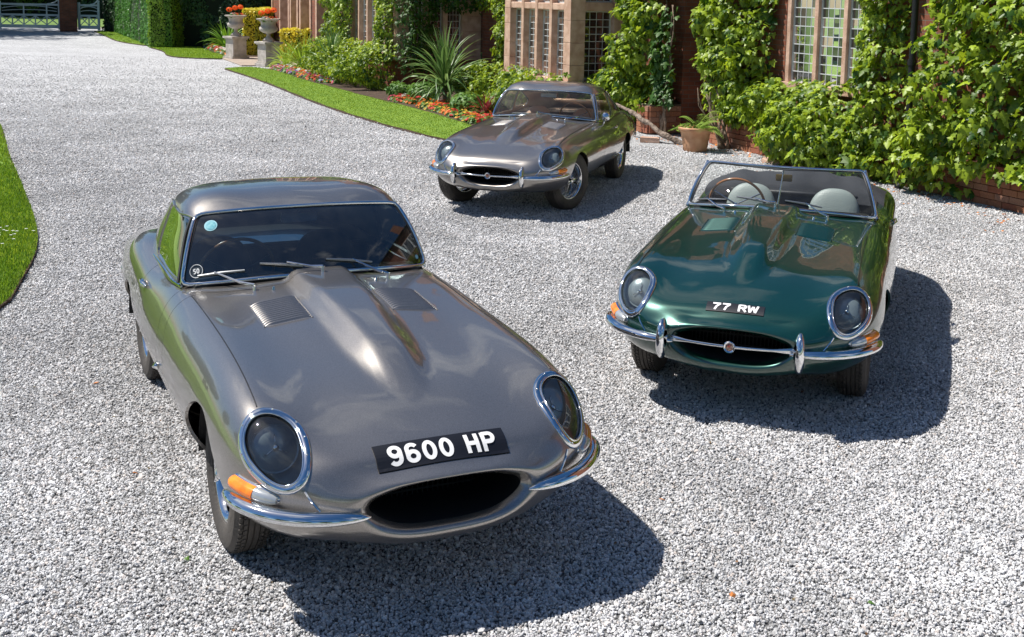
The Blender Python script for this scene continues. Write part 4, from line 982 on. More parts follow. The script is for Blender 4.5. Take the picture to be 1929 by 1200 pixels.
# ---------------------------------------------------------------- loose gravel stones (instances)
def gravel_stones():
    rg = np.random.default_rng(11); pts = []
    for y0 in np.arange(2.7, 40, .5):
        y1 = y0+.5; dens = 14000*math.exp(-max(0, y0-5)/5.8); mg = 2.9 if y0 < 15 else 1.2; xw = .46*y1+mg; n = int(2*xw*.5*dens); x = rg.uniform(-xw, xw, n); y = rg.uniform(y0, y1, n); k = (np.abs(x) < .455*y+mg) & ~in_poly(x, y, LEFT) & ~in_poly(x, y, STRIP_A)
        b = .9246*x+.381*y; k &= (b < 10.4) & ((b < 7.9) | (y < 18.5)); pts.append(np.stack([x[k], y[k], rg.uniform(-.003, .0055, k.sum())], 1))
    P = np.concatenate(pts); n = len(P)
    me = bpy.data.meshes.new('gravel_stones'); me.vertices.add(n); me.vertices.foreach_set('co', P.astype(np.float32).ravel()); me.update()
    a = me.attributes.new('rot', 'FLOAT_VECTOR', 'POINT'); a.data.foreach_set('vector', rg.uniform(0, 6.28, (n, 3)).astype(np.float32).ravel())
    sz = (rg.lognormal(0, .33, n)*.0048)[:, None]*rg.uniform(.70, 1.25, (n, 3)); sz *= (1+np.clip((P[:, 1:2]-9)/14, 0, .7)); a = me.attributes.new('size', 'FLOAT_VECTOR', 'POINT'); a.data.foreach_set('vector', sz.astype(np.float32).ravel())
    o = bpy.data.objects.new('gravel_stones', me); COL.objects.link(o); o['kind'] = 'stuff'
    m = bpy.data.materials.new('gravel_stone'); m.use_nodes = True; nn = m.node_tree.nodes; L = m.node_tree.links; b = nn['Principled BSDF']; b.inputs['Roughness'].default_value = .8
    oi = nn.new('ShaderNodeObjectInfo'); r = nn.new('ShaderNodeValToRGB'); e = r.color_ramp.elements; e[0].position = 0; e[0].color = (.20, .197, .193, 1); e[1].position = 1; e[1].color = (.90, .90, .92, 1)
    for p, c in ((.10, (.42, .415, .41)), (.42, (.55, .55, .555)), (.80, (.69, .69, .705)), (.90, (.56, .50, .46))): x = r.color_ramp.elements.new(p); x.color = (*c, 1)
    L.new(oi.outputs['Random'], r.inputs[0])
    ge = nn.new('ShaderNodeNewGeometry'); n1 = nn.new('ShaderNodeTexNoise'); n1.inputs['Scale'].default_value = .7; n1.inputs['Detail'].default_value = 7; n1.inputs['Roughness'].default_value = .65; L.new(ge.outputs['Position'], n1.inputs[0])
    m1 = nn.new('ShaderNodeMapRange'); m1.inputs[1].default_value = .32; m1.inputs[2].default_value = .66; m1.inputs[3].default_value = .74; m1.inputs[4].default_value = 1.16; L.new(n1.outputs['Fac'], m1.inputs[0])
    m2 = nn.new('ShaderNodeMixRGB'); m2.blend_type = 'MULTIPLY'; m2.inputs[0].default_value = 1; L.new(r.outputs[0], m2.inputs[1]); L.new(m1.outputs[0], m2.inputs[2]); L.new(m2.outputs[0], b.inputs['Base Color'])
    ng = bpy.data.node_groups.new('scatter_stones', 'GeometryNodeTree'); ng.interface.new_socket('Geometry', in_out='INPUT', socket_type='NodeSocketGeometry'); ng.interface.new_socket('Geometry', in_out='OUTPUT', socket_type='NodeSocketGeometry')
    N = ng.nodes; gi = N.new('NodeGroupInput'); go = N.new('NodeGroupOutput'); ico = N.new('GeometryNodeMeshIcoSphere'); ico.inputs['Subdivisions'].default_value = 1; ico.inputs['Radius'].default_value = 1
    sp_ = N.new('GeometryNodeSetPosition'); nz = N.new('ShaderNodeTexNoise'); nz.inputs['Scale'].default_value = 1.1; sub = N.new('ShaderNodeVectorMath'); sub.operation = 'SUBTRACT'; sub.inputs[1].default_value = (.5, .5, .5); scl = N.new('ShaderNodeVectorMath'); scl.operation = 'SCALE'; scl.inputs['Scale'].default_value = 1.5
    sm = N.new('GeometryNodeSetMaterial'); sm.inputs['Material'].default_value = m; iop = N.new('GeometryNodeInstanceOnPoints'); m2p = N.new('GeometryNodeMeshToPoints')
    ra = N.new('GeometryNodeInputNamedAttribute'); ra.data_type = 'FLOAT_VECTOR'; ra.inputs['Name'].default_value = 'rot'; sa = N.new('GeometryNodeInputNamedAttribute'); sa.data_type = 'FLOAT_VECTOR'; sa.inputs['Name'].default_value = 'size'
    K = ng.links; K.new(nz.outputs['Color'], sub.inputs[0]); K.new(sub.outputs[0], scl.inputs[0]); K.new(ico.outputs['Mesh'], sp_.inputs['Geometry']); K.new(scl.outputs[0], sp_.inputs['Offset']); K.new(sp_.outputs[0], sm.inputs['Geometry'])
    K.new(gi.outputs[0], m2p.inputs[0]); K.new(m2p.outputs[0], iop.inputs['Points']); K.new(sm.outputs[0], iop.inputs['Instance']); K.new(ra.outputs['Attribute'], iop.inputs['Rotation']); K.new(sa.outputs['Attribute'], iop.inputs['Scale']); K.new(iop.outputs[0], go.inputs[0])
    md = o.modifiers.new('scatter', 'NODES'); md.node_group = ng
    return n
n_stones = gravel_stones()

# ---------------------------------------------------------------- leaves
def lobed_leaf():
    """five pointed creeper leaf, tip along -y, slightly folded; returns V, F (tris)"""
    half = [(.0, .0), (.16, .13), (.42, .10), (.33, -.10), (.50, -.33), (.26, -.36), (.20, -.58), (.0, -.95)]
    V = [(0, 0, 0), (0, -.40, .035), (0, -.95, -.10)]; F = []
    idx = {}
    for s in (1, -1):
        base = len(V)
        for (x, y) in half[1:-1]: V.append((s*x, y, -.16*abs(x)-.08*y*y))
        ring = [0]+[base+i for i in range(6)]+[2]
        for i in range(7): F.append((1, ring[i], ring[i+1]) if s > 0 else (1, ring[i+1], ring[i]))
    return np.array(V, float), np.array(F)
LEAF_V, LEAF_F = lobed_leaf()
def rot_from(nrm, tip):
    """matrices with z = nrm, -y towards tip"""
    z = nrm/np.linalg.norm(nrm, axis=1, keepdims=True); y = -(tip-z*(tip*z).sum(1, keepdims=True)); y /= np.linalg.norm(y, axis=1, keepdims=True)+1e-9; x = np.cross(y, z)
    return np.stack([x, y, z], 2)
def leaf_cloud(name, P, R, S, m, parent=None, LV=None, LF=None, seed=1):
    LV = LEAF_V if LV is None else LV; LF = LEAF_F if LF is None else LF
    V = np.einsum('nij,kj->nki', R, LV)*S[:, None, None]+P[:, None, :]; n, k = V.shape[:2]
    F = (np.arange(n)*k)[:, None, None]+LF[None]; o = fast_mesh(name, V.reshape(-1, 3), F.reshape(-1, LF.shape[1]), m, parent)
    set_tint(o.data, np.repeat(np.random.default_rng(seed).random(n)*.98, k)); o['kind'] = 'stuff'
    return o
IVY = leafmat('creeper_leaf', (.018, .080, .005), (.36, .48, .022), .30, .45)
IVY_SHADE = leafmat('creeper_leaf_shade', (.020, .075, .008), (.070, .16, .014), .25, .5)  # darkened leaf copy, shade of the recess and bay side put into the colour
leaf_me = bpy.data.meshes.new('leaf'); leaf_me.from_pydata(LEAF_V.tolist(), [], LEAF_F.tolist()); leaf_me.materials.append(IVY)
leaf_me_d = leaf_me.copy(); leaf_me_d.materials.clear(); leaf_me_d.materials.append(IVY_SHADE)
STEM = mat('creeper_stem', (.16, .11, .075), rough=.85, var=(.30, .22, .16), vscale=20, bump=.5, bscale=60)
def creeper(label, regs, size, m=None, parts=0, seed=0, stems=True, name='creeper', cat='climbing plant', group='creeper climbing on the house'):
    """regs: dicts a0,a1,z0,z1, b (wall plane), t (thickness), dens, edge noise"""
    m = m or IVY; rg = np.random.default_rng(seed+77); Ps, Ns = [], []
    for r in regs:
        a0, a1, z0, z1 = r['a0'], r['a1'], r['z0'], r['z1']; n = int((a1-a0)*(z1-z0)*r.get('dens', 260)*2.3); a = rg.uniform(a0, a1, n); z = rg.uniform(z0, z1, n)
        e = np.minimum.reduce([(a-a0)/.28, (a1-a)/.28, (z-z0)/.30, (z1-z)/.30 if r.get('top', True) else z*0+9]); nz = fbm(a, z, 1.7, seed+3)
        k = (rg.random(n) < np.clip(e+nz*1.1-.25, 0, 1)) & (fbm(a+9, z, 1.1, seed+20) > r.get('gap', .22)); a = a[k]; z = z[k]; n = len(a)
        def T(a, z):
            base = r['t']*(.25+1.1*fbm(a, z, 1.5, seed+5)+1.0*(fbm(a, z, 5.0, seed+8)-.5))
            if r.get('mound'): q = np.clip((z-z0)/(z1-z0), 0, 1); base = base*np.sqrt(np.clip(1-q**3.0, 0.02, 1))*(.55+.45*np.clip(q/.35, 0, 1))
            ee = np.clip(np.minimum((a-a0), (a1-a))/.35, .15, 1); return base*ee**.5
        t = T(a, z); dep = t*(1-.45*rg.random(n)**1.6)
        da = (T(a+.05, z)-T(a-.05, z))/.1; dzz = (T(a, z+.05)-T(a, z-.05))/.1
        e1 = np.array(E1); e2 = np.array(E2); up = np.array([0, 0, 1.])
        ax, out = (e1, -e2) if r.get('axis', 'front') == 'front' else (e2, -e1)     # 'return' patches run along e2 and face -e1
        if r.get('axis', 'front') == 'front': P = a[:, None]*e1+(r['b']-dep)[:, None]*e2+z[:, None]*up
        else: P = a[:, None]*e2+(r['b']-dep)[:, None]*e1+z[:, None]*up
        N = out-ax*np.clip(da, -1.2, 1.2)[:, None]-up*np.clip(dzz, -1.5, .6)[:, None]+up*.75
        Ps.append(P); Ns.append(N)
    P = np.concatenate(Ps); N = np.concatenate(Ns); n = len(P); N = N/np.linalg.norm(N, axis=1, keepdims=True)+rg.normal(0, .42, (n, 3)); tip = np.tile(np.array([0, 0, -1.]), (n, 1))+rg.normal(0, .33, (n, 3))
    R = rot_from(N, tip); S = size*.70*rg.lognormal(0, .32, n)
    P[:, 2] = np.maximum(P[:, 2], .02)
    root = thing(name, label, cat, tuple(P[:, :].mean(0)*np.array([1, 1, 0])), 0, group); off = np.array(root.location)
    order = np.argsort(np.linalg.norm(P-np.array([0, 0, 2.3]), axis=1)+np.where(P[:, 2] > 2.25, 50, 0))
    idx = order[:parts*3:3][:parts]; rest = np.setdiff1d(np.arange(n), idx)
    me = leaf_me if m is IVY else leaf_me_d
    for i in idx:
        o = bpy.data.objects.new('leaf', me); COL.objects.link(o); o.parent = root; Mx = Matrix(R[i].tolist()).to_4x4(); Mx = Matrix.Translation(Vector(P[i]-off)) @ Mx @ Matrix.Scale(float(S[i]), 4); o.matrix_local = Mx
    leaf_cloud('foliage', P[rest]-off, R[rest], S[rest], m, root, seed=seed)
    if stems:
        bm = bmesh.new()
        for q in range(int(max(3, len(regs)*4))):
            r = regs[q % len(regs)]; a = rg.uniform(r['a0']+.1, r['a1']-.1); z = 0 if r['z0'] < .8 else r['z0']; pts = []
            for k in range(10):
                zz = z+(r['z1']-z)*k/9; a += rg.normal(0, .07); dd = .05+.03*rg.random()
                w = HW(a, r['b']-dd, zz) if r.get('axis', 'front') == 'front' else E2*a+E1*(r['b']-dd)+Vector((0, 0, zz)); pts.append(w-Vector(off))
            sweep(bm, pts, list(np.linspace(.020, .006, 10)*rg.uniform(.6, 1.5)), 6)
        bm_obj('stems', bm, STEM, root, smooth=True)
    return root

# ---------------------------------------------------------------- the house
def brick_mat():
    m = bpy.data.materials.new('red_brick_wall'); m.use_nodes = True; n = m.node_tree.nodes; L = m.node_tree.links; b = n['Principled BSDF']; tc = n.new('ShaderNodeTexCoord')
    mp = n.new('ShaderNodeMapping'); mp.inputs['Rotation'].default_value = (PI/2, 0, 0)
    sx = n.new('ShaderNodeSeparateXYZ'); L.new(tc.outputs['Object'], sx.inputs[0]); ad = n.new('ShaderNodeMath'); L.new(sx.outputs[0], ad.inputs[0]); L.new(sx.outputs[1], ad.inputs[1])
    cx = n.new('ShaderNodeCombineXYZ'); L.new(ad.outputs[0], cx.inputs[0]); L.new(sx.outputs[2], cx.inputs[1])
    t = n.new('ShaderNodeTexBrick'); t.inputs['Scale'].default_value = 1; t.inputs['Brick Width'].default_value = .225; t.inputs['Row Height'].default_value = .075; t.inputs['Mortar Size'].default_value = .006
    t.inputs['Color1'].default_value = (.19, .055, .03, 1); t.inputs['Color2'].default_value = (.28, .09, .045, 1); t.inputs['Mortar'].default_value = (.17, .13, .10, 1); L.new(cx.outputs[0], t.inputs[0])
    nz = n.new('ShaderNodeTexNoise'); nz.inputs['Scale'].default_value = 2.5; nz.inputs['Detail'].default_value = 8; L.new(tc.outputs['Object'], nz.inputs[0])
    mr = n.new('ShaderNodeMapRange'); mr.inputs[1].default_value = .3; mr.inputs[2].default_value = .7; mr.inputs[3].default_value = .65; mr.inputs[4].default_value = 1.15; L.new(nz.outputs['Fac'], mr.inputs[0])
    mx = n.new('ShaderNodeMixRGB'); mx.blend_type = 'MULTIPLY'; mx.inputs[0].default_value = 1; L.new(t.outputs['Color'], mx.inputs[1]); L.new(mr.outputs[0], mx.inputs[2]); L.new(mx.outputs[0], b.inputs['Base Color']); b.inputs['Roughness'].default_value = .85
    bp = n.new('ShaderNodeBump'); bp.inputs['Strength'].default_value = .6; bp.inputs['Distance'].default_value = .008; bp.invert = True; L.new(t.outputs['Fac'], bp.inputs['Height']); L.new(bp.outputs[0], b.inputs['Normal'])
    return m
BRICKW = brick_mat()
STONE = mat('red_sandstone', (.44, .27, .19), rough=.8, var=(.60, .41, .31), vscale=6, bump=.35, bscale=45, vdetail=8)
BRICK = [mat('brick_a', (.36, .13, .07), rough=.85, var=(.26, .08, .045), vscale=12, bump=.4, bscale=60), mat('brick_b', (.42, .19, .10), rough=.85, var=(.30, .11, .06), vscale=12, bump=.4, bscale=60), mat('brick_c', (.28, .12, .08), rough=.85, var=(.40, .22, .14), vscale=12, bump=.4, bscale=60)]
MORTAR = mat('old_mortar', (.20, .16, .13), rough=.95, bump=.5, bscale=60)
LEAD = mat('leaded_bar', (.62, .64, .65), rough=.45, metal=.25)
PANE = glass('window_pane', (.35, .40, .37), 2.5, 1.5, .06)
DARKIN = mat('dark_room', (.025, .022, .020), rough=.9)
TILE = mat('roof_tile', (.13, .07, .05), rough=.8, var=(.20, .11, .08), vscale=3, bump=.5, bscale=10)
house = thing('brick_mansion', 'ivy covered red brick mansion with mullioned sandstone bay windows', 'house', tuple(HW(18, 10.5)), HROT)
HO = HW(18, 10.5); HM = Matrix.Rotation(-HROT, 3, 'Z')
def hl_(a, b, z): return HM @ (HW(a, b, z)-HO)        # house coords -> local to the house empty (x along e1, y along -e2)
def hbox(name, a0, a1, b0, b1, z0, z1, m, parent=None, bevel=.0):
    bm = bmesh.new(); c = hl_((a0+a1)/2, (b0+b1)/2, (z0+z1)/2); add_box(bm, c, (abs(a1-a0), abs(b1-b0), z1-z0), bevel=bevel); return bm_obj(name, bm, m, parent or house)
WB = 10.45
# main wall with a recess between a 16.5 and 17.7 and openings for the right window
def wall_seg(a0, a1, b, z0, z1, thick=.35): return hbox('wall', a0, a1, b, b+thick, z0, z1, BRICKW)
wall_seg(2.0, 12.7, WB, 0, 7.2); wall_seg(12.7, 14.80, WB, 0, 1.015); wall_seg(12.7, 14.80, WB, 2.905, 7.2); wall_seg(14.80, 16.45, WB, 0, 7.2)
wall_seg(16.45, 17.75, WB+.8, 0, 7.2); hbox('wall', 16.30, 16.45, WB+.352, WB+1.15, 0, 7.2, BRICKW); hbox('wall', 17.75, 17.9, WB+.352, WB+1.15, 0, 7.2, BRICKW)
wall_seg(17.75, 27.4, WB, 0, 7.2); wall_seg(33.2, 44.5, WB, 0, 7.2)
# roof with a gable
bm = bmesh.new()
P = [hl_(1.5, WB-.5, 7.2), hl_(45, WB-.5, 7.2), hl_(45, WB+5, 11.2), hl_(1.5, WB+5, 11.2), hl_(1.5, WB+10, 7.2), hl_(45, WB+10, 7.2)]
v = [bm.verts.new(p) for p in P]; bm.faces.new((v[0], v[1], v[2], v[3])); bm.faces.new((v[3], v[2], v[5], v[4])); bm.faces.new((v[0], v[3], v[4])); bm.faces.new((v[1], v[5], v[2])); rf = bm_obj('roof', bm, TILE, house)
hbox('wall', 1.9, 2.2, WB+.36, WB+9.5, 0, 7.15, BRICKW); hbox('wall', 44.2, 44.5, WB+.36, WB+9.5, 0, 7.15, BRICKW)
for ca in (6, 15.5, 26, 37):
    hbox('chimney', ca, ca+1.1, WB+4.4, WB+5.5, 9.8, 13.4, BRICKW)
def gable(a0, a1, b, zt):
    bm = bmesh.new(); m_ = (a0+a1)/2
    P = [hl_(a0, b, zt-.04), hl_(a1, b, zt-.04), hl_(a1, b, zt), hl_(m_, b, zt+(a1-a0)*.62), hl_(a0, b, zt)]; f = bm.faces.new([bm.verts.new(p) for p in P]); r = bmesh.ops.extrude_face_region(bm, geom=[f]); d = hl_(0, WB+.3, 0)-hl_(0, b, 0)
    for g in r['geom']:
        if isinstance(g, bmesh.types.BMVert): g.co += d
    return bm_obj('gable', bm, BRICKW, house)
# ---- leaded windows
def casement(parent_thing, origin, ux, uz, w, h, nx, nz, frame=.022, pane_parts=True, tilt=.011, seed=0):
    """leaded light spanning w x h from origin (house-local), ux along, uz up; normal = outward"""
    rg = random.Random(seed); ux = Vector(ux).normalized(); uz = Vector(uz).normalized(); nn = ux.cross(uz).normalized()
    bm = bmesh.new()
    def bar(p, q, t, d): 
        mid = (p+q)/2; l = (q-p).length; zz = (q-p).normalized(); xx = zz.cross(nn).normalized(); Mx = Matrix((xx, nn, zz)).transposed(); add_box(bm, mid, (t, d, l), rot=Mx)
    o = Vector(origin); A, B, C_, D = o, o+ux*w, o+ux*w+uz*h, o+uz*h
    for p, q in ((A, B), (D, C_)): bar(p, q, frame*2, .03)
    for p, q in ((A+uz*frame, D-uz*frame), (B+uz*frame, C_-uz*frame)): bar(p, q, frame*2, .032)
    lead = bm_obj('casement', bm, LEAD, parent_thing)
    bm = bmesh.new(); w0 = w-2*frame; h0 = h-2*frame; o2 = o+ux*frame+uz*frame
    for i in range(1, nx): bar(o2+ux*(w0*i/nx), o2+ux*(w0*i/nx)+uz*h0, .009, .012)
    for j in range(1, nz): bar(o2+uz*(h0*j/nz)+nn*.001, o2+ux*w0+uz*(h0*j/nz)+nn*.001, .013, .013)
    bm_obj('lead_lattice', bm, LEAD, lead)
    bmj = bmesh.new()
    for i in range(nx):
        for j in range(nz):
            tx, tz = rg.gauss(0, tilt), rg.gauss(0, tilt); c = o2+ux*(w0*(i+.5)/nx)+uz*(h0*(j+.5)/nz); n2 = (nn+ux*tx+uz*tz).normalized(); hx, hz = w0/nx/2-.004, h0/nz/2-.005
            P = [c+ux*(sx*hx)+uz*(sz*hz)-nn*(tx*sx*hx+tz*sz*hz) for sx, sz in ((-1, -1), (1, -1), (1, 1), (-1, 1))]
            if pane_parts:
                b2 = bmesh.new(); b2.faces.new([b2.verts.new(p) for p in P]); bm_obj('pane', b2, PANE, lead)
            else: bmj.faces.new([bmj.verts.new(p) for p in P])
    if not pane_parts: bm_obj('glazing', bmj, PANE, lead)
    else: bmj.free()
    return lead
def hv(a, b, z): return hl_(a, b, z)
UE1 = HM @ E1; UE2 = HM @ E2; UZ = Vector((0, 0, 1))
CURT = mat('pale_curtain', (.55, .53, .50), rough=.9, var=(.40, .38, .36), vscale=8); LAMPSH = mat('green_reflection_blind', (.12, .15, .06), rough=.8)
def room_box(a0, a1, b0, b1, z0, z1):
    bm = bmesh.new(); add_box(bm, hl_((a0+a1)/2, (b0+b1)/2, (z0+z1)/2), (a1-a0, b1-b0, z1-z0)); bmesh.ops.reverse_faces(bm, faces=bm.faces)
    me = bpy.data.meshes.new('room'); bm.to_mesh(me); bm.free(); return link_mesh('room_interior', me, DARKIN, house)
def bay(label_unused, a0, a1, bf, bw, z_sill, z_tr, nl, near_lights, pane_parts, seed, stone_parts=True):
    """a square stone bay: front from a0 (near) to a1, front plane bf, back to wall bw"""
    rg = random.Random(seed); pw = .30; dp = .24
    base = hbox('bay_window', a0+.02, a1-.02, bf+.02, bw-.01, 0, z_sill-.10, BRICKW)
    def st(nm, A0, A1, B0, B1, Z0, Z1, bev=.006): 
        return hbox(nm, A0, A1, B0, B1, Z0, Z1, STONE, base, bev)
    st('sill', a0-.04, a1+.04, bf-.05, bf+dp+.04, z_sill-.10, z_sill); st('sill', a0-.04, a0+dp+.04, bf+dp+.042, bw-.01, z_sill-.10, z_sill)
    TOP = 3.55
    def pier(A0, A1, B0, B1):
        z = z_sill+.002
        while z < TOP:
            hh = min(rg.uniform(.26, .46), TOP-z)
            if TOP-z-hh < .12: hh = TOP-z
            j = rg.uniform(-.003, .003); st('stone', A0+j, A1+j, B0+j, B1+j, z, z+hh-.004, .007); z += hh
    pier(a0, a0+pw, bf, bf+dp+.06); pier(a1-pw, a1, bf, bf+dp)
    L = (a1-pw-(a0+pw)); mw = .12; lw = (L-mw*(nl-1))/nl
    for i in range(nl):
        x0 = a0+pw+i*(lw+mw)
        if i > 0: st('mullion', x0-mw, x0, bf+.01, bf+dp-.01, z_sill+.002, TOP)
        st('transom', x0+.001, x0+lw-.001, bf+.015, bf+dp-.015, z_tr, z_tr+.13, .02)
        casement(house, hv(x0+lw, bf+.15, z_sill+.03), -UE1, UZ, lw, z_tr-z_sill-.035, 3, 10, pane_parts=pane_parts, seed=seed+i)
        casement(house, hv(x0+lw, bf+.15, z_tr+.135), -UE1, UZ, lw, TOP-z_tr-.14, 3, 10, pane_parts=False, seed=seed+i+9)
    # near return (faces -e1)
    R0, R1 = bf+dp+.064, bw-.30; pier(a0, a0+dp, bw-.298, bw-.005) if bw-bf < 2 else None
    if bw-bf >= 2: R1 = bw-.5; pier(a0, a0+dp, R1+.002, bw-.005)
    nr = near_lights; lw2 = (R1-R0-mw*(nr-1))/nr
    for i in range(nr):
        y0 = R0+i*(lw2+mw)
        if i > 0: st('mullion', a0+.01, a0+dp-.01, y0-mw, y0, z_sill+.002, TOP)
        st('transom', a0+.015, a0+dp-.015, y0+.001, y0+lw2-.001, z_tr, z_tr+.16, .02)
        casement(house, hv(a0+.15, y0, z_sill+.03), UE2, UZ, lw2, z_tr-z_sill-.035, 4, 9, pane_parts=pane_parts and nr == 1, seed=seed+40+i)
        casement(house, hv(a0+.15, y0, z_tr+.165), UE2, UZ, lw2, TOP-z_tr-.17, 4, 9, pane_parts=False, seed=seed+50+i)
    hbox('wall', a1-.28, a1-.02, bf+dp+.01, bw-.01, z_sill, TOP, BRICKW)
    hbox('parapet', a0-.06, a1+.06, bf-.06, bw-.012, TOP+.002, TOP+.75, STONE, base)
    # second storey over the bay, seen only in reflections
    up = hbox('wall', a0+.05, a1-.05, bf+.06, bw-.014, TOP+.76, 6.9, BRICKW)
    for i in range(2):
        aa = a0+.6+i*(a1-a0-1.2-1.0); 
        casement(house, hv(aa+1.0, bf+.045, 4.9), -UE1, UZ, 1.0, 1.4, 4, 7, pane_parts=False, seed=seed+70+i)
    gable(a0-.1, a1+.1, bf+.02, 6.95)
    # things in the room
    hbox('room_interior', a0+.6, a1-.4, bw+.02, bw+.04, z_sill-.2, TOP, DARKIN)
    hbox('curtain', a0+.45, a0+.95, bf+.45, bf+.50, z_sill, TOP-.2, CURT)
    return base
bay('', 19.78, 23.0, 9.26, WB, .76, 2.05, 4, 1, True, 100)
bay('', 27.5, 33.0, 8.30, WB, .80, 2.30, 6, 3, False, 200)
# room floors that close the bays
hbox('room_interior', 19.9, 22.9, 9.6, WB-.03, .70, .74, DARKIN); hbox('room_interior', 27.7, 32.8, 8.6, WB-.03, .72, .76, DARKIN)
# right hand window: three lights with leaded panes
base = hbox('window', 12.65, 14.88, WB-.05, WB+.26, 1.02, 1.12, STONE, None, .008)
lw, mw = .56, .09
x0 = 12.82
for i in range(3):
    a = x0+i*(lw+mw)
    casement(house, hv(a+lw, WB+.05, 1.13), -UE1, UZ, lw, 1.50, 4, 11, pane_parts=True, seed=300+i)
    hbox('mullion', a+lw+.001, a+lw+mw-.001, WB-.015, WB+.18, 1.122, 2.745, STONE, base, .012)
hbox('mullion', 12.72, x0-.001, WB-.02, WB+.24, 1.122, 2.745, STONE, base)
hbox('transom', 12.65, 14.88, WB-.03, WB+.25, 2.747, 2.9, STONE, base)
hbox('curtain', 14.05, 14.25, WB+.42, WB+.45, .9, 2.0, CURT); hbox('room_interior', 12.3, 15.2, WB+1.4, WB+1.42, .6, 3.1, DARKIN)
# upper windows on the main wall for the reflections on the cars
for k, aa in enumerate((5, 8.2, 11.4, 24.4, 35, 39)):
    fr = hbox('window', aa-.12, aa+1.72, WB-.06, WB-.001, 4.3, 6.2, STONE, None)
    for j in range(3): casement(house, hv(aa+.05+j*.55+.5, WB-.08, 4.4), -UE1, UZ, .5, 1.7, 3, 8, pane_parts=False, seed=400+k*3+j)
# ---- loose brickwork that can be told apart: foot of the wall at the right, the pier beside the pot, the plinth under the window
def brick_course(a0, a1, b, z0, rows, bw_=.222, bh=.071, gap=.008, jit=.004, proud=.035, seed=1, axis='front', depth=.10):
    rg = random.Random(seed)
    if 'bricks' not in MESHES2:
        L = []
        for m_ in BRICK:
            bm = bmesh.new(); add_box(bm, (0, 0, 0), (1, 1, 1)); me = bpy.data.meshes.new('brick'); bm.to_mesh(me); bm.free(); me.materials.append(m_); L.append(me)
        MESHES2['bricks'] = L
    for r in range(rows):
        x = a0-(r % 2)*(bw_/2); z = z0+r*(bh+gap)
        while x < a1-.03:
            w = bw_-gap; xx0 = max(x, a0); xx1 = min(x+w, a1)
            if xx1-xx0 > .04:
                o = bpy.data.objects.new('brick', rg.choice(MESHES2['bricks'])); COL.objects.link(o); o.parent = house
                if axis == 'front': c = hl_((xx0+xx1)/2, b-proud+depth/2+rg.uniform(-jit, jit), z+bh/2); o.scale = (xx1-xx0, depth, bh)
                else: c = hl_(b-proud+depth/2+rg.uniform(-jit, jit), (xx0+xx1)/2, z+bh/2); o.scale = (depth, xx1-xx0, bh)
                o.location = c; o.rotation_euler = (rg.gauss(0, .006), rg.gauss(0, .006), rg.gauss(0, .006))
            x += bw_
MESHES2 = {}
hbox('plinth_mortar', 8.9, 12.9, WB-.16, WB-.001, 0, .46, MORTAR)
brick_course(8.9, 12.9, WB-.16, .01, 6, seed=1)
hbox('pier_mortar', 17.75, 18.13, WB-.62, WB-.001, 0, .50, MORTAR)
brick_course(17.75, 18.13, WB-.62, .02, 5, bh=.085, seed=2, bw_=.26); brick_course(WB-.62, WB-.02, 17.75, .02, 5, bh=.085, seed=3, axis='return', bw_=.26)
hbox('plinth_mortar', 14.1, 16.4, WB-.22, WB-.001, 0, .40, MORTAR)
brick_course(14.1, 16.4, WB-.22, .01, 5, seed=4)
# porch beyond the second bay: brick piers with sandstone edges
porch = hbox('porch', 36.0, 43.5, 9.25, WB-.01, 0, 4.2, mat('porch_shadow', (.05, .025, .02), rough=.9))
for (p0, p1) in ((36.3, 37.3), (38.6, 39.2), (40.1, 40.6), (41.9, 43.5)):
    hbox('pier', p0+.18, p1-.18, 8.42, 9.24, 0, 4.2, BRICKW, porch); hbox('pier_edge', p0, p0+.179, 8.38, 9.24, 0, 4.2, STONE, porch); hbox('pier_edge', p1-.179, p1, 8.38, 9.24, 0, 4.2, STONE, porch)
hbox('cornice', 36.0, 43.6, 8.3, WB-.02, 4.21, 4.6, STONE, porch)
# downpipes
PIPE = mat('black_iron', (.012, .013, .015), rough=.5, metal=.3)
def downpipe(a, b, label, z0=.12):
    t = thing('downpipe', label, 'drainpipe', tuple(HW(a, b)), HROT, 'black downpipes on the house')
    bm = bmesh.new(); sweep(bm, [Vector((0, 0, z)) for z in (z0, 2, 4, 6.8)], .042, 12); sweep(bm, [Vector((0, 0, z0+.02)), Vector((0, .05, .06)), Vector((0, .12, .02))], .042, 12); bm_obj('pipe', bm, PIPE, t, smooth=True, angle=50)
    for z in (.55, 1.55, 2.6): lathe_obj('collar', [(.043, z), (.056, z), (.056, z+.07), (.043, z+.07)], PIPE, t, n=14)
downpipe(16.85, WB+.74, 'black downpipe in the dark brick recess behind the terracotta pot', .1)
downpipe(11.72, WB-.30, 'black downpipe between two masses of creeper behind the green car')
downpipe(15.55, WB-.12, 'short black downpipe against the brick plinth under the creeper')
# wall pot
wp = thing('wall_pot', 'small red clay pot on the brick recess wall', 'flower pot', tuple(HW(17.1, WB+.68, 1.25)), HROT)
lathe_obj('pot', [(0, 0), (.075, 0), (.10, .16), (.115, .17), (.115, .20), (.098, .20), (.09, .17), (0, .16)], mat('red_clay', (.34, .12, .07), rough=.8), wp, n=24)
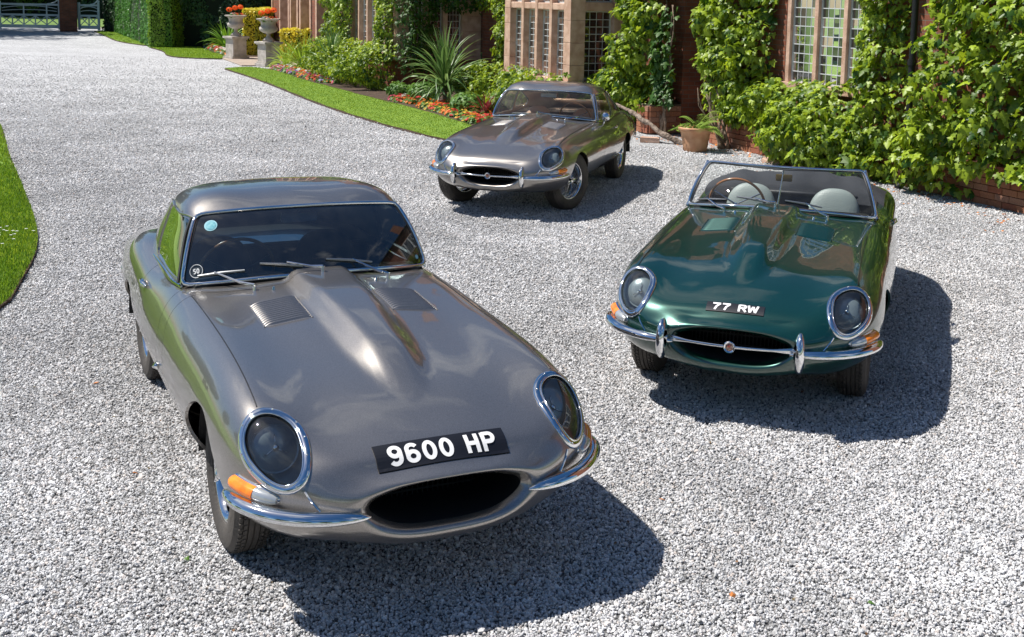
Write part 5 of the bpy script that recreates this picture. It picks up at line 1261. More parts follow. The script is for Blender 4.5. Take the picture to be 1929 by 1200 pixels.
# creeper masses -------------------------------------------------
creeper('bright creeper mass hanging beside the bay window behind the far grey coupe', [dict(a0=17.7, a1=19.0, z0=.40, z1=4.2, b=WB-.15, t=.75, dens=380, gap=.12, mound=False), dict(a0=18.2, a1=19.6, z0=.18, z1=1.1, b=WB-.5, t=.5, dens=330, gap=.1, mound=True)], .135, parts=120, seed=1)
creeper('creeper with shade put into its leaf colour in the recess above the terracotta pot', [dict(a0=16.5, a1=17.7, z0=.9, z1=4.0, b=WB+.75, t=.35, dens=330, gap=.30), dict(a0=17.35, a1=17.9, z0=.5, z1=2.2, b=WB-.35, t=.30, dens=260, gap=.3)], .125, m=IVY_SHADE, seed=2)
creeper('creeper column between the recess and the right hand window', [dict(a0=14.95, a1=16.75, z0=1.15, z1=4.3, b=WB-.02, t=.55, dens=330, gap=.2), dict(a0=15.5, a1=16.9, z0=.55, z1=1.4, b=WB-.02, t=.30, dens=170, gap=.42)], .130, parts=100, seed=3)
creeper('bushy creeper spilling under the right hand window down to the gravel', [dict(a0=13.2, a1=16.1, z0=.36, z1=1.20, b=WB-.0, t=.88, dens=560, gap=.08, mound=True), dict(a0=12.7, a1=14.3, z0=.02, z1=1.0, b=WB-.15, t=.95, dens=480, gap=.12, mound=True), dict(a0=12.0, a1=13.6, z0=.02, z1=.75, b=WB-.10, t=.85, dens=480, gap=.12, mound=True)], .118, parts=150, seed=4)
creeper('tall dense creeper covering the wall right of the right hand window', [dict(a0=12.02, a1=12.98, z0=.35, z1=4.4, b=WB-.02, t=.50, dens=400, gap=.12), dict(a0=12.0, a1=13.0, z0=.0, z1=.7, b=WB-.05, t=.45, dens=200, gap=.35, mound=True)], .112, parts=150, seed=5)
creeper('large leaved creeper at the far right edge of the wall', [dict(a0=9.2, a1=11.58, z0=.38, z1=4.2, b=WB-.05, t=.62, dens=250, gap=.27), dict(a0=10.6, a1=11.85, z0=.08, z1=1.1, b=WB-.12, t=.70, dens=240, gap=.2, mound=True), dict(a0=5, a1=9.2, z0=.6, z1=4.2, b=WB-.05, t=.4, dens=120)], .135, parts=200, seed=6)
creeper('creeper column on the far corner of the large bay window', [dict(a0=23.05, a1=24.5, z0=.5, z1=4.0, b=9.95, t=.55, dens=420, gap=.12), dict(a0=24.0, a1=27.4, z0=1.9, z1=4.2, b=WB, t=.35, dens=160, gap=.2)], .105, parts=60, seed=7)
creeper('low mound of creeper under the large bay window behind the far coupe', [dict(a0=19.6, a1=24.2, z0=.02, z1=.92, b=9.28, t=1.0, dens=560, gap=.05, mound=True), dict(a0=19.2, a1=19.9, z0=.02, z1=.95, b=9.9, t=.8, dens=500, gap=.05, mound=True)], .100, parts=100, seed=8)
creeper('creeper column on the near corner of the second bay window', [dict(a0=27.45, a1=28.7, z0=.6, z1=4.0, b=8.28, t=.38, dens=520, gap=.1)], .088, seed=9, stems=False)
creeper('creeper column on the far corner of the second bay window', [dict(a0=31.3, a1=33.4, z0=.6, z1=4.0, b=8.28, t=.50, dens=420, gap=.1)], .092, seed=10, stems=False)
creeper('shaded creeper on the side wall of the second bay window', [dict(a0=8.2, a1=9.3, z0=.4, z1=4.0, b=27.5, t=.45, dens=330, gap=.12, axis='return'), dict(a0=9.2, a1=10.4, z0=1.85, z1=4.0, b=27.5, t=.4, dens=280, gap=.1, axis='return')], .095, m=IVY_SHADE, seed=11, stems=False)
creeper('hedge like bank of creeper under the second bay window', [dict(a0=26.9, a1=33.6, z0=.02, z1=1.12, b=8.28, t=1.35, dens=600, gap=.03, mound=True)], .088, parts=60, seed=12, stems=False)
# thick vine trunk leaning beside the far coupe
vt = thing('vine_trunk', 'gnarled grey vine trunk leaning from the gravel towards the far grey coupe', 'tree trunk', (2.62, 18.85, 0))
bm = bmesh.new(); pts = [(.18, -.02, -.02), (-.05, .05, .06), (-.28, .2, .20), (-.50, .45, .34), (-.72, .8, .46), (-.92, 1.1, .53)]; cpt = curve_pts(pts, 26)
sweep(bm, [Vector(p)+Vector((random.uniform(-.012, .012), 0, random.uniform(-.012, .012))) for p in cpt], [.050-.0009*i+random.uniform(-.010, .010) for i in range(26)], 9); bm_obj('trunk', bm, mat('old_bark', (.10, .07, .05), rough=.9, var=(.32, .25, .20), vscale=16, bump=1.0, bscale=35), vt, smooth=True)
# bare vines and stone slabs near the window plinth
vn = thing('bare_vine', 'tangle of bare vine stems rising from the plinth beside the pot', 'vine', tuple(HW(15.75, WB-.35)), 0)
bm = bmesh.new(); rg_ = random.Random(4)
for q in range(11):
    x, y = rg_.uniform(-.08, .08), rg_.uniform(-.08, .08); ang = rg_.uniform(1.2, 3.6); pts = []
    for k in range(9):
        t = k/8; pts.append(Vector((x+math.cos(ang)*.42*t+.06*math.sin(5*t+q), y+.18*math.sin(ang)*t+.04*math.cos(6*t+q), t*rg_.uniform(.75, .95))))
    sweep(bm, pts, list(np.linspace(.026, .008, 9)*rg_.uniform(.5, 1.2)), 6)
bm_obj('stems', bm, STEM, vn, smooth=True)
for lb, px_, py_, sx_, sy_, sz_, rz_ in (('flat red sandstone slab on the gravel by the plinth', 3.95, 16.95, .62, .34, .07, .5), ('pale broken stone block on the red slab', 4.0, 17.12, .34, .20, .13, .2), ('small sandstone block beside the far coupe rear wheel', 2.22, 19.05, .30, .14, .09, -.2)):
    s_ = thing('stone_slab', lb, 'stone', (px_, py_, 0), rz_, 'loose stones by the wall'); bm = bmesh.new(); add_box(bm, (0, 0, sz_/2-.005), (sx_, sy_, sz_), bevel=.015)
    for v_ in bm.verts: v_.co += Vector((random.gauss(0, .008), random.gauss(0, .008), random.gauss(0, .004)))
    bm_obj('block', bm, STONE, s_)
# small post in front of the creeper
ps = thing('wooden_post', 'short dark leaning post beside the spilling creeper', 'post', (4.28, 16.72, 0)); bm = bmesh.new(); sweep(bm, [Vector((0, 0, -.02)), Vector((.03, 0, .30)), Vector((.05, .02, .62))], .035, 8); bm_obj('post', bm, mat('dark_wood', (.02, .016, .013), rough=.8), ps, smooth=True, angle=40)

# ---------------------------------------------------------------- terracotta pot with fern
TERRA = mat('terracotta', (.50, .25, .13), rough=.8, var=(.58, .33, .19), vscale=9, bump=.15, bscale=50)
pt = thing('terracotta_pot', 'large fluted terracotta pot standing on the gravel by the wall', 'flower pot', (2.80, 18.05, 0))
bm = bmesh.new(); prof = [(0, 0), (.165, 0), (.180, .02), (.190, .10), (.205, .20), (.225, .28), (.240, .305), (.262, .315), (.275, .335), (.275, .36), (.262, .375), (.245, .365), (.232, .33), (0, .31)]; R = lathe_bm(bm, prof, 72)
for ring, (r, h) in zip(R, prof):
    for k, v_ in enumerate(ring):
        if .02 <= h <= .28 and r > .1:
            a = math.atan2(v_.co.y, v_.co.x)+h*2.2; f = 1+.035*math.sin(a*11)*min(1, (.30-h)/.1)*min(1, h/.04+.3); v_.co.x *= f; v_.co.y *= f
bm_obj('pot', bm, TERRA, pt, smooth=True, angle=40)
lathe_obj('soil', [(0, .318), (.23, .322)], SOIL, pt, n=24)
FERN = leafmat('fern_leaf', (.10, .22, .03), (.28, .40, .07), .35, .5)
fe = thing('fern', 'arching green fern growing in the terracotta pot', 'plant', (2.80, 18.05, .32)); rg_ = random.Random(9)
def fern_frond(bm, base, ang, L, rise, droop):
    n = 22; d = Vector((math.cos(ang), math.sin(ang), 0)); s = Vector((-d.y, d.x, 0)); prev = None
    for k in range(1, n):
        t = k/n; p = base+d*(L*t)+Vector((0, 0, rise*math.sin(t*PI*.62)-droop*t*t)); w = .085*math.sin(PI*min(1, t*1.05+.04))**.8
        for sg in (1, -1):
            q = p+s*(sg*w)+d*(w*.5)-Vector((0, 0, w*.35)); bm.faces.new([bm.verts.new(p+d*.008), bm.verts.new(q+d*.003), bm.verts.new(q-d*.004), bm.verts.new(p-d*.008)])
for k in range(20):
    bm = bmesh.new(); a = rg_.uniform(-.9, 1.4) if k % 3 else rg_.uniform(0, 6.28); fern_frond(bm, Vector((rg_.uniform(-.04, .1), rg_.uniform(-.08, .08), 0)), a, rg_.uniform(.30, .52), rg_.uniform(.12, .34), rg_.uniform(.05, .32)); bm_obj('frond', bm, FERN, fe)
lp = thing('potted_seedling', 'small leafy seedling at the left side of the terracotta pot', 'plant', (2.68, 17.98, .32)); n_ = 90; rgn = np.random.default_rng(3); P_ = rgn.normal(0, .055, (n_, 3))*np.array([1.6, 1, .8])+np.array([0, 0, .04]); leaf_cloud('foliage', P_, rot_from(rgn.normal(0, .5, (n_, 3))+np.array([0, -.3, 1]), rgn.normal(0, 1, (n_, 3))), rgn.uniform(.03, .055, n_), FERN, lp)

# ---------------------------------------------------------------- spiky plants
CORD = leafmat('cordyline_leaf', (.045, .13, .03), (.20, .30, .09), .25, .38); CORDR = leafmat('red_cordyline_leaf', (.12, .02, .02), (.28, .05, .04), .25, .4); PHORM = leafmat('sword_leaf', (.13, .28, .02), (.34, .46, .05), .3, .4)
def blade_mesh(L, w, bend, m, n=9, tipw=.05):
    V = []; F = []
    for k in range(n):
        t = k/(n-1); ang = bend*t*t; x = L*(t-.0)*math.cos(ang*.6); z = -L*t*math.sin(ang*.6)*.9
        ww = w*(.45+.55*math.sin(PI*min(t*1.25+.08, 1)*.5))*(1-max(0, (t-.45)/.55)**1.6*(1-tipw)); V += [(x, -ww/2, z+ww*.22), (x, 0, z), (x, ww/2, z+ww*.22)]
    for k in range(n-1):
        a = 3*k; F += [(a, a+1, a+4, a+3), (a+1, a+2, a+5, a+4)]
    me = bpy.data.meshes.new('leaf'); me.from_pydata(V, [], F); me.materials.append(m); me.polygons.foreach_set('use_smooth', np.ones(len(F), dtype=bool)); return me
def spiky(name, label, cat, loc, L, w, n, m, elev=(0.0, 1.5), height=.25, parts=True, seed=0, group=None, bend=1.0, trunk=True):
    t = thing(name, label, cat, loc, 0, group); rg = random.Random(seed); V_ = [blade_mesh(L*s, w, b, m) for s, b in ((1, .25), (1, .6), (.95, 1.0), (.9, 1.5))]
    if trunk: tube_obj('trunk', [Vector((0, 0, -.03)), Vector((0, 0, height*.6)), Vector((0, 0, height))], [w*1.1, w*.9, w*.8], STEM, t, n=8)
    mats = []
    for k in range(n):
        q = (k+.5)/n; el = elev[0]+(elev[1]-elev[0])*q**.85+rg.gauss(0, .08); az = k*2.39996+rg.gauss(0, .2); bi = min(3, max(0, int((1.45-el)/1.5*4*bend+rg.random()*.9)))
        s = rg.uniform(.75, 1.08)*(1.0 if el > .5 else .92); Mx = Matrix.Translation(Vector((0, 0, height*(.55+.45*q)))) @ Matrix.Rotation(az, 4, 'Z') @ Matrix.Rotation(-el, 4, 'Y') @ Matrix.Rotation(rg.gauss(0, .5), 4, 'X') @ Matrix.Scale(s, 4); mats.append((bi, Mx))
    if parts:
        for bi, Mx in mats: o = bpy.data.objects.new('leaf', V_[bi]); COL.objects.link(o); o.parent = t; o.matrix_local = Mx
    else:
        bm = bmesh.new()
        for bi, Mx in mats: b2 = V_[bi].copy(); b2.transform(Mx); bm.from_mesh(b2); bpy.data.meshes.remove(b2)
        o = bm_obj('foliage', bm, m, t); o['kind'] = 'stuff'
    return t
spiky('cordyline', 'large spiky cordyline in the bed left of the far grey coupe', 'plant', (-1.42, 24.7, 0), 1.18, .050, 170, CORD, (-.15, 1.55), .52, True, 1, 'spiky plants in the flower bed')
spiky('cordyline', 'slim spiky cordyline in front of the second bay window', 'plant', (-4.75, 31.2, 0), 1.05, .040, 60, CORD, (.45, 1.55), .50, True, 2, 'spiky plants in the flower bed', bend=.5)
spiky('cordyline', 'small dark red cordyline just behind the far coupe bonnet', 'plant', (-.50, 22.2, 0), .46, .032, 34, CORDR, (.5, 1.5), .10, True, 3, 'spiky plants in the flower bed', bend=.5)
for i, (x, y, L, n) in enumerate(((-6.05, 34.2, 1.15, 90), (-5.2, 33.3, 1.0, 80), (-6.75, 35.4, .95, 50))):
    spiky('sword_leaf_plant', ('tallest bright green sword leaved clump beside the second urn', 'arching bright sword leaved clump between the urn and slim cordyline', 'low sword leaved clump touching the second pedestal')[i], 'plant', (x, y, 0), L, .045, n, PHORM, (.35, 1.4), .05, False, 20+i, 'sword leaved plants', bend=1.2, trunk=False)
spiky('sword_leaf_plant', 'bright sword leaved clump left of the first urn by the dark hedge', 'plant', (-10.9, 45.3, 0), 1.25, .055, 110, PHORM, (.15, 1.35), .05, False, 31, 'sword leaved plants', bend=1.0, trunk=False)
# ---------------------------------------------------------------- bedding flowers
BEDL = leafmat('bedding_leaf', (.06, .16, .02), (.16, .30, .05), .3, .5)
FL = {'red': (.62, .025, .015), 'orange': (.90, .22, .02), 'white': (.80, .80, .76), 'pink': (.70, .10, .18), 'yellow': (.85, .55, .05), 'violet': (.28, .14, .50)}
FLM = {k: leafmat('petal_'+k, tuple(c*.8 for c in v), v, .25, .6) for k, v in FL.items()}
petal_V = np.array([(0, 0, 0), (.5, -.25, .12), (.62, 0, .16), (.5, .25, .12)]); petal_F = np.array([(0, 1, 2), (0, 2, 3)])
flower_V = []; flower_F = []
for k in range(5):
    a = 2*PI*k/5; c_, s_ = math.cos(a), math.sin(a); b_ = len(flower_V)
    for p in petal_V: flower_V.append((p[0]*c_-p[1]*s_, p[0]*s_+p[1]*c_, p[2]))
    for f in petal_F: flower_F.append(tuple(int(i)+b_ for i in f))
flower_V = np.array(flower_V); flower_F = np.array(flower_F)
def bedding_variant(col, seed, nf=15, r=.15):
    rg = np.random.default_rng(seed); n = 95; P = rg.normal(0, 1, (n, 3)); P /= np.linalg.norm(P, axis=1, keepdims=True); P[:, 2] = np.abs(P[:, 2]); P *= r*rg.uniform(.5, 1, (n, 1)); P[:, 2] *= .9
    lm = leaf_cloud('bedding_leaves', P, rot_from(P+np.array([0, 0, .08]), rg.normal(0, 1, (n, 3))), rg.uniform(.05, .09, n), BEDL, None, seed=seed)
    Q = rg.normal(0, 1, (nf, 3)); Q /= np.linalg.norm(Q, axis=1, keepdims=True); Q[:, 2] = np.abs(Q[:, 2]); Q *= r*1.02; Q[:, 2] = Q[:, 2]*.95+.02
    fm = leaf_cloud('blossom', Q, rot_from(Q*.6+np.array([0, -.03, .08]), rg.normal(0, 1, (nf, 3))), rg.uniform(.045, .072, nf), FLM[col], None, flower_V, flower_F, seed)
    a, b = lm.data, fm.data; bpy.data.objects.remove(lm); bpy.data.objects.remove(fm); return a, b
variants = [(c, bedding_variant(c, 50+i)) for i, c in enumerate(['red', 'orange', 'white', 'red', 'pink', 'orange', 'yellow', 'violet'])]
def bedding(x, y, vi, s, label, group='bedding flowers along the lawn edge', z=0.02, nm='bedding_plant'):
    c, (la, fb) = variants[vi % len(variants)]; t = thing(nm, label, 'flower', (x, y, z), random.uniform(0, 6.28), group); t.scale = (s, s, s)
    for n2, me in (('leaves', la), ('blossoms', fb)):
        o = bpy.data.objects.new(n2, me); COL.objects.link(o); o.parent = t; o['kind'] = 'stuff'
    return t
ORD = ['first', 'second', 'third', 'fourth', 'fifth', 'sixth', 'seventh', 'eighth', 'ninth', 'tenth', 'eleventh', 'twelfth', 'thirteenth', 'fourteenth', 'fifteenth', 'sixteenth', 'seventeenth', 'eighteenth', 'nineteenth', 'twentieth', 'twenty-first', 'twenty-second', 'twenty-third', 'twenty-fourth', 'twenty-fifth', 'twenty-sixth', 'twenty-seventh', 'twenty-eighth', 'twenty-ninth', 'thirtieth', 'thirty-first', 'thirty-second', 'thirty-third', 'thirty-fourth', 'thirty-fifth', 'thirty-sixth', 'thirty-seventh', 'thirty-eighth', 'thirty-ninth', 'fortieth']
CNT = {}
def nth(key): CNT[key] = CNT.get(key, -1)+1; return ORD[CNT[key]]
UP = curve_pts([(-.55, 20.6, 0), (-1.03, 21.75, 0), (-1.99, 24.0, 0), (-3.1, 26.2, 0), (-4.1, 28.3, 0), (-5.75, 31.8, 0), (-7.25, 35.1, 0)], 80); tU = np.gradient(UP, axis=0); tU /= np.linalg.norm(tU, axis=1, keepdims=True); nU = np.stack([tU[:, 1], -tU[:, 0]], 1)
rgf = random.Random(12); k_ = 0
for i in range(80):
    near = i < 22; zone = 'orange red' if near else ('mixed' if i < 34 or i > 52 else None)
    if 26 < i < 50: continue
    for row in range(3 if near else 2):
        if rgf.random() < (.38 if near else .12): continue
        off = .16+.24*row+rgf.uniform(-.05, .05); x, y = UP[i][0]+nU[i][0]*off, UP[i][1]+nU[i][1]*off
        vi = rgf.choice([0, 1, 1, 3, 5, 6, 0, 1]) if near else rgf.choice([0, 1, 2, 3, 4, 5, 7, 2, 3])
        cn_ = variants[vi][0]; rn = ('front', 'middle', 'back')[row]; seg_ = 'near stretch' if i <= 26 else 'far stretch'
        bedding(x, y, vi, rgf.uniform(.7, 1.1), f'{nth((cn_, rn, seg_))} {cn_} flower clump from the coupe in the {rn} row, {seg_} of bed'); k_ += 1
for i in range(26):
    x = -9.75-.12*i*.9+rgf.uniform(-.1, .1); y = 41.0+.27*i+rgf.uniform(-.1, .2); vi = rgf.choice([0, 1, 3, 5, 2, 0]); bedding(x+.1, y, vi, rgf.uniform(1, 1.3), f'{nth((variants[vi][0], "far"))} {variants[vi][0]} flower clump from the left pedestal in the far bed', 'bedding flowers in the far bed')
# leafy green bedding behind the flowers near the coupe
def shrub(name, label, loc, r, h, m, n, size, seed, group='small shrubs in the flower bed', cat='shrub'):
    rg = np.random.default_rng(seed); P = rg.normal(0, 1, (n, 3)); P /= np.linalg.norm(P, axis=1, keepdims=True); rad = rg.uniform(.55, 1, (n, 1))**.5*(1+.25*(fbm(P[:, 0]*2, P[:, 1]*2+P[:, 2], 1.5, seed)[:, None]-.5)*2); Q = P*rad*np.array([r, r, h*.5])+np.array([0, 0, h*.5]); k = Q[:, 2] > .02; Q = Q[k]; P = P[k]
    t = thing(name, label, cat, loc, 0, group); leaf_cloud('foliage', Q, rot_from(P+np.array([0, 0, .4])+rg.normal(0, .4, P.shape), rg.normal(0, .5, P.shape)+np.array([0, 0, -.6])), size*rg.lognormal(0, .25, len(Q)), m, t, seed=seed)
    tube_obj('stem', [Vector((0, 0, 0)), Vector((0, 0, h*.6))], .012, STEM, t, n=6); return t
for i, (x, y, r, h) in enumerate(((-.9, 23.0, .34, .42), (-.2, 22.6, .38, .5), (-1.9, 25.3, .35, .45), (-2.5, 26.2, .30, .35))):
    shrub('leafy_bedding_shrub', ('fresh green bush between the large and the red cordyline', 'fresh green bush right of the red cordyline by the coupe roof', 'fresh green bush left of the large cordyline trunk', 'low green bush at the end of the creeper bank')[i], (x, y, 0), r, h, BEDL, 500, .075, 60+i)
# ---------------------------------------------------------------- pedestals and urns
LIME = mat('weathered_limestone', (.36, .33, .29), rough=.9, var=(.50, .46, .42), vscale=7, bump=.5, bscale=40, vdetail=8)
def pedestal(x, y, label, lab2, lab3, s=1.0):
    t = thing('stone_pedestal', label, 'pedestal', (x, y, 0), HROT+.35, 'stone pedestals'); w = .50*s
    for nm, ww, z0, z1 in (('plinth', w+.14, 0, .10), ('lower_moulding', w+.06, .101, .15), ('shaft', w, .151, .66), ('cap_moulding', w+.06, .661, .70), ('cap', w+.15, .701, .77)):
        bm = bmesh.new(); add_box(bm, (0, 0, (z0+z1)/2*s), (ww, ww, (z1-z0)*s), bevel=.010); bm_obj(nm, bm, LIME, t)
    u = thing('stone_urn', lab2, 'urn', (x, y, .772*s), 0, 'stone urns on pedestals')
    bm = bmesh.new(); add_box(bm, (0, 0, .03), (.30, .30, .06), bevel=.006); bm_obj('urn_foot', bm, LIME, u)
    prof = [(.0, .06), (.14, .062), (.13, .10), (.075, .13), (.060, .19), (.068, .23), (.085, .245), (.17, .27), (.255, .33), (.275, .385), (.262, .43), (.235, .46), (.222, .53), (.245, .60), (.30, .645), (.365, .665), (.372, .690), (.345, .70), (.25, .66), (.0, .62)]
    bm = bmesh.new(); R = lathe_bm(bm, prof, 64)
    for ring, (r, h) in zip(R, prof):
        if .25 < h < .44:
            for v_ in ring: a = math.atan2(v_.co.y, v_.co.x); f = 1+.035*abs(math.sin(a*10)); v_.co.x *= f; v_.co.y *= f
    bm_obj('urn_bowl', bm, LIME, u, smooth=True, angle=50)
    z = (.772+.64)*s
    for k in range(13):
        a = k*2.4; rr = .06+.20*((k % 4)/4); vi = (1, 5, 2, 0, 7)[k % 5] if k > 2 else 1
        bedding(x+rr*math.cos(a), y+rr*math.sin(a), vi, .8, f'{nth((variants[vi % 8][0], lab3))} {variants[vi % 8][0]} flower tuft planted in the {lab3}', 'flowers planted in the urns', z)
    g = thing('geranium', 'tall orange geranium rising from the '+lab3, 'flower', (x, y, z), 0, 'geraniums in the urns')
    for k, (dx, dy, hh) in enumerate(((-.20, -.05, .24), (-.02, .0, .30), (.16, .0, .33))):
        tube_obj('stalk', [Vector((dx*.4, dy, 0)), Vector((dx, dy, hh))], .008, BEDL, g, n=5); rg = np.random.default_rng(k); n = 60; P = rg.normal(0, 1, (n, 3)); P /= np.linalg.norm(P, axis=1, keepdims=True)
        leaf_cloud('flower_head', P*np.array([.085, .085, .065])+np.array([dx, dy, hh]), rot_from(P, rg.normal(0, 1, (n, 3))), rg.uniform(.04, .06, n), FLM['orange'], g, flower_V, flower_F, k)
pedestal(-9.30, 39.9, 'stone pedestal left of the paved path', 'weathered stone urn on the left pedestal', 'left hand urn', 1.0)
pedestal(-7.52, 36.55, 'stone pedestal right of the paved path beside the sword leaves', 'weathered stone urn on the right pedestal', 'right hand urn', .98)
# ---------------------------------------------------------------- hedges and trees
YEW = leafmat('yew_leaf', (.012, .045, .012), (.035, .10, .022), .1, .5); CLIP = leafmat('clipped_hedge_leaf', (.025, .12, .018), (.10, .27, .035), .15, .45); GOLD = leafmat('golden_privet_leaf', (.42, .42, .02), (.72, .62, .04), .3, .45); CLIP_LIT = leafmat('lit_hedge_leaf', (.10, .24, .02), (.26, .40, .04), .3, .45)
def hedge(name, label, corners, h, m, size, dens, seed, group='clipped hedges', rough=.06, core=(.006, .014, .006)):
    """corners: 4 ground points (ccw)"""
    rg = np.random.default_rng(seed); c = np.mean(np.array(corners), axis=0); t = thing(name, label, 'hedge', (c[0], c[1], 0), 0, group)
    bm = bmesh.new(); q = [Vector((p[0]-c[0], p[1]-c[1], 0)) for p in corners]; q2 = [v*(1-.10/max(.3, v.length)) for v in q]; lo = [bm.verts.new(v) for v in q2]; hi = [bm.verts.new(v+Vector((0, 0, h-.08))) for v in q2]
    for i in range(4): bm.faces.new((lo[i], lo[(i+1) % 4], hi[(i+1) % 4], hi[i]))
    bm.faces.new(hi); bm_obj('hedge_core', bm, mat('hedge_core', core, rough=1), t)
    Ps, Ns = [], []
    for i in range(4):
        a, b = np.array(q[i]), np.array(q[(i+1) % 4]); L = np.linalg.norm(b-a); n = int(L*h*dens); s = rg.random(n); z = rg.random(n)*h; d = (b-a)/L; out = np.array([d[1], -d[0], 0]); P = a+d*(s*L)[:, None]; P[:, 2] = z
        P += out*((fbm(s*L, z, 1.3, seed+i)-.5)*rough*3+rg.uniform(-.06, .03, n))[:, None]; Ps.append(P); Ns.append(np.tile(out+np.array([0, 0, .25]), (n, 1)))
    n = int(np.linalg.norm(np.array(q[1])-np.array(q[0]))*np.linalg.norm(np.array(q[2])-np.array(q[1]))*dens); u, v = rg.random((n, 1)), rg.random((n, 1)); P = (np.array(q[0])*(1-u)+np.array(q[1])*u)*(1-v)+(np.array(q[3])*(1-u)+np.array(q[2])*u)*v; P[:, 2] = h+rg.uniform(-.05, .04, n)+(fbm(P[:, 0], P[:, 1], 1.3, seed)-.5)*rough; Ps.append(P); Ns.append(np.tile(np.array([0, 0, 1.]), (n, 1)))
    P = np.concatenate(Ps); N = np.concatenate(Ns)+rg.normal(0, .45, (len(P if False else np.concatenate(Ps)), 3))
    LV = np.array([(0, .5, 0), (.28, 0, .05), (0, -.5, 0), (-.28, 0, .05)]); LF = np.array([(0, 3, 2, 1)])
    leaf_cloud('foliage', P, rot_from(N, rg.normal(0, 1, P.shape)), size*rg.lognormal(0, .3, len(P)), m, t, LV, LF, seed); return t
hedge('clipped_hedge', 'tall dark clipped hedge running from the lawn to the side gate', [(-14.2, 46.7), (-12.6, 48.2), (-19.6, 64.5), (-21.4, 63.4)], 3.6, CLIP, .075, 900, 1)
hedge('yew_bush', 'dark rough yew bush at the near end of the clipped hedge', [(-13.9, 47.4), (-10.4, 46.9), (-9.6, 50.5), (-13.1, 51)], 3.4, YEW, .09, 650, 2, rough=.35)
hedge('clipped_hedge', 'clipped hedge end with sunlight put into its leaf colour between the tall hedge and the dark yew bush', [(-14.15, 46.2), (-13.25, 46.2), (-13.1, 47.3), (-14.0, 47.3)], 3.5, CLIP_LIT, .075, 900, 21)  # added block, its brighter leaf colour stands in for sun on the hedge
hedge('golden_hedge', 'low golden hedge seen between the two stone urns', [(-9.55, 42.0), (-8.75, 42.0), (-8.6, 46.0), (-9.7, 46.0)], 1.62, GOLD, .085, 800, 3)
hedge('golden_hedge', 'low golden hedge behind the bright sword leaved clumps', [(-6.6, 37.6), (-4.0, 37.0), (-3.2, 39.0), (-5.8, 39.8)], 1.12, GOLD, .085, 800, 4)
hedge('golden_hedge', 'low golden hedge beside the porch piers', [(-7.6, 38.9), (-6.7, 38.7), (-6.3, 40), (-7.2, 40.2)], 1.05, GOLD, .085, 700, 5)
BARK = mat('tree_bark', (.09, .07, .055), rough=.95, var=(.16, .13, .10), vscale=9, bump=.8, bscale=20)
TREEL = leafmat('tree_leaf', (.020, .070, .010), (.085, .17, .022), .3, .5); TREED = leafmat('tree_leaf_dark', (.010, .035, .008), (.03, .08, .014), .2, .5)
def tree(x, y, h, r, m, label, n, size, seed, group='trees round the drive', z_crown=.30, trunk_r=.25):
    rg = np.random.default_rng(seed); t = thing('tree', label, 'tree', (x, y, 0), 0, group); bm = bmesh.new(); top = Vector((rg.normal(0, .3), rg.normal(0, .3), h*.75)); sweep(bm, [Vector((0, 0, -.1)), Vector((.05, 0, h*.3)), top], [trunk_r, trunk_r*.7, trunk_r*.2], 10)
    cl = []
    for k in range(26):
        d = rg.normal(0, 1, 3); d /= np.linalg.norm(d); c = np.array([0, 0, h*(.5+z_crown*.5)])+d*np.array([r*.66, r*.66, h*(1-z_crown)*.36])*rg.uniform(.5, 1.05); cl.append((c, rg.uniform(.22, .42)*r))
        if k < 12: sweep(bm, [Vector((0, 0, h*.28+.02*k*h)), (Vector((0, 0, h*.3))+Vector(c))/2+Vector((0, 0, .3)), Vector(c)], [trunk_r*.35, trunk_r*.2, trunk_r*.06], 6)
    bm_obj('trunk', bm, BARK, t, smooth=True)
    per = n//26; P = []; N = []
    for c, rr in cl:
        d = rg.normal(0, 1, (per, 3)); d /= np.linalg.norm(d, axis=1, keepdims=True); P.append(c+d*rr*rg.uniform(.6, 1.05, (per, 1))); N.append(d+np.array([0, 0, .5]))
    P = np.concatenate(P); N = np.concatenate(N)+rg.normal(0, .4, (len(P), 3)); LV = np.array([(0, .5, 0), (.35, 0, .08), (0, -.5, 0), (-.35, 0, .08)]); LF = np.array([(0, 3, 2, 1)])
    leaf_cloud('crown', P, rot_from(N, rg.normal(0, 1, P.shape)), size*rg.lognormal(0, .25, len(P)), m, t, LV, LF, seed); return t
TL = [(-29.2, 56.5, 13, 6.4, TREED), (-29.5, 60.5, 13, 6.5, TREED), (-36, 90, 12, 5.5, TREED), (-18, 82, 11, 4.6, TREEL), (-12, 76, 12, 5, TREED), (-42, 92, 12, 5.5, TREEL), (-29, 94, 13, 6, TREED), (-50, 86, 14, 6, TREED),
      (-44, 42, 12, 5.5, TREEL), (-48, 28, 13, 6, TREEL), (-46, 12, 12, 6, TREED), (-44, -4, 13, 6, TREEL), (-34, -20, 12, 6, TREEL), (-22, -27, 13, 6, TREED), (-10, -30, 12, 6, TREEL), (3, -31, 13, 6.5, TREEL), (16, -28, 12, 6, TREED), (28, -22, 13, 6, TREEL), (36, -10, 12, 6, TREED)]
for i, (x, y, h, r, m) in enumerate(TL):
    inview = i < 8
    lab = ('dark tree left of the gate shading the drive', 'dark tree left of the gate behind the brick pillar', 'dark tree just beyond the gate', 'mid green tree beyond the side gate', 'dark tree beyond the clipped hedge', 'mid green tree beyond the left gate leaf', 'dark tree farthest beyond the gate', 'dark tree far beyond the gate on the left')[i] if inview else f'leafy tree outside the picture, {("first", "second", "third", "fourth", "fifth", "sixth", "seventh", "eighth", "ninth", "tenth", "eleventh")[i-8]} going round from the left lawn'
    tree(x, y, h, r, m, lab, 9000 if inview else 5200, .34 if inview else .55, 500+i, 'trees beyond the gate' if inview else 'trees round the drive', z_crown=.05 if inview else .25)
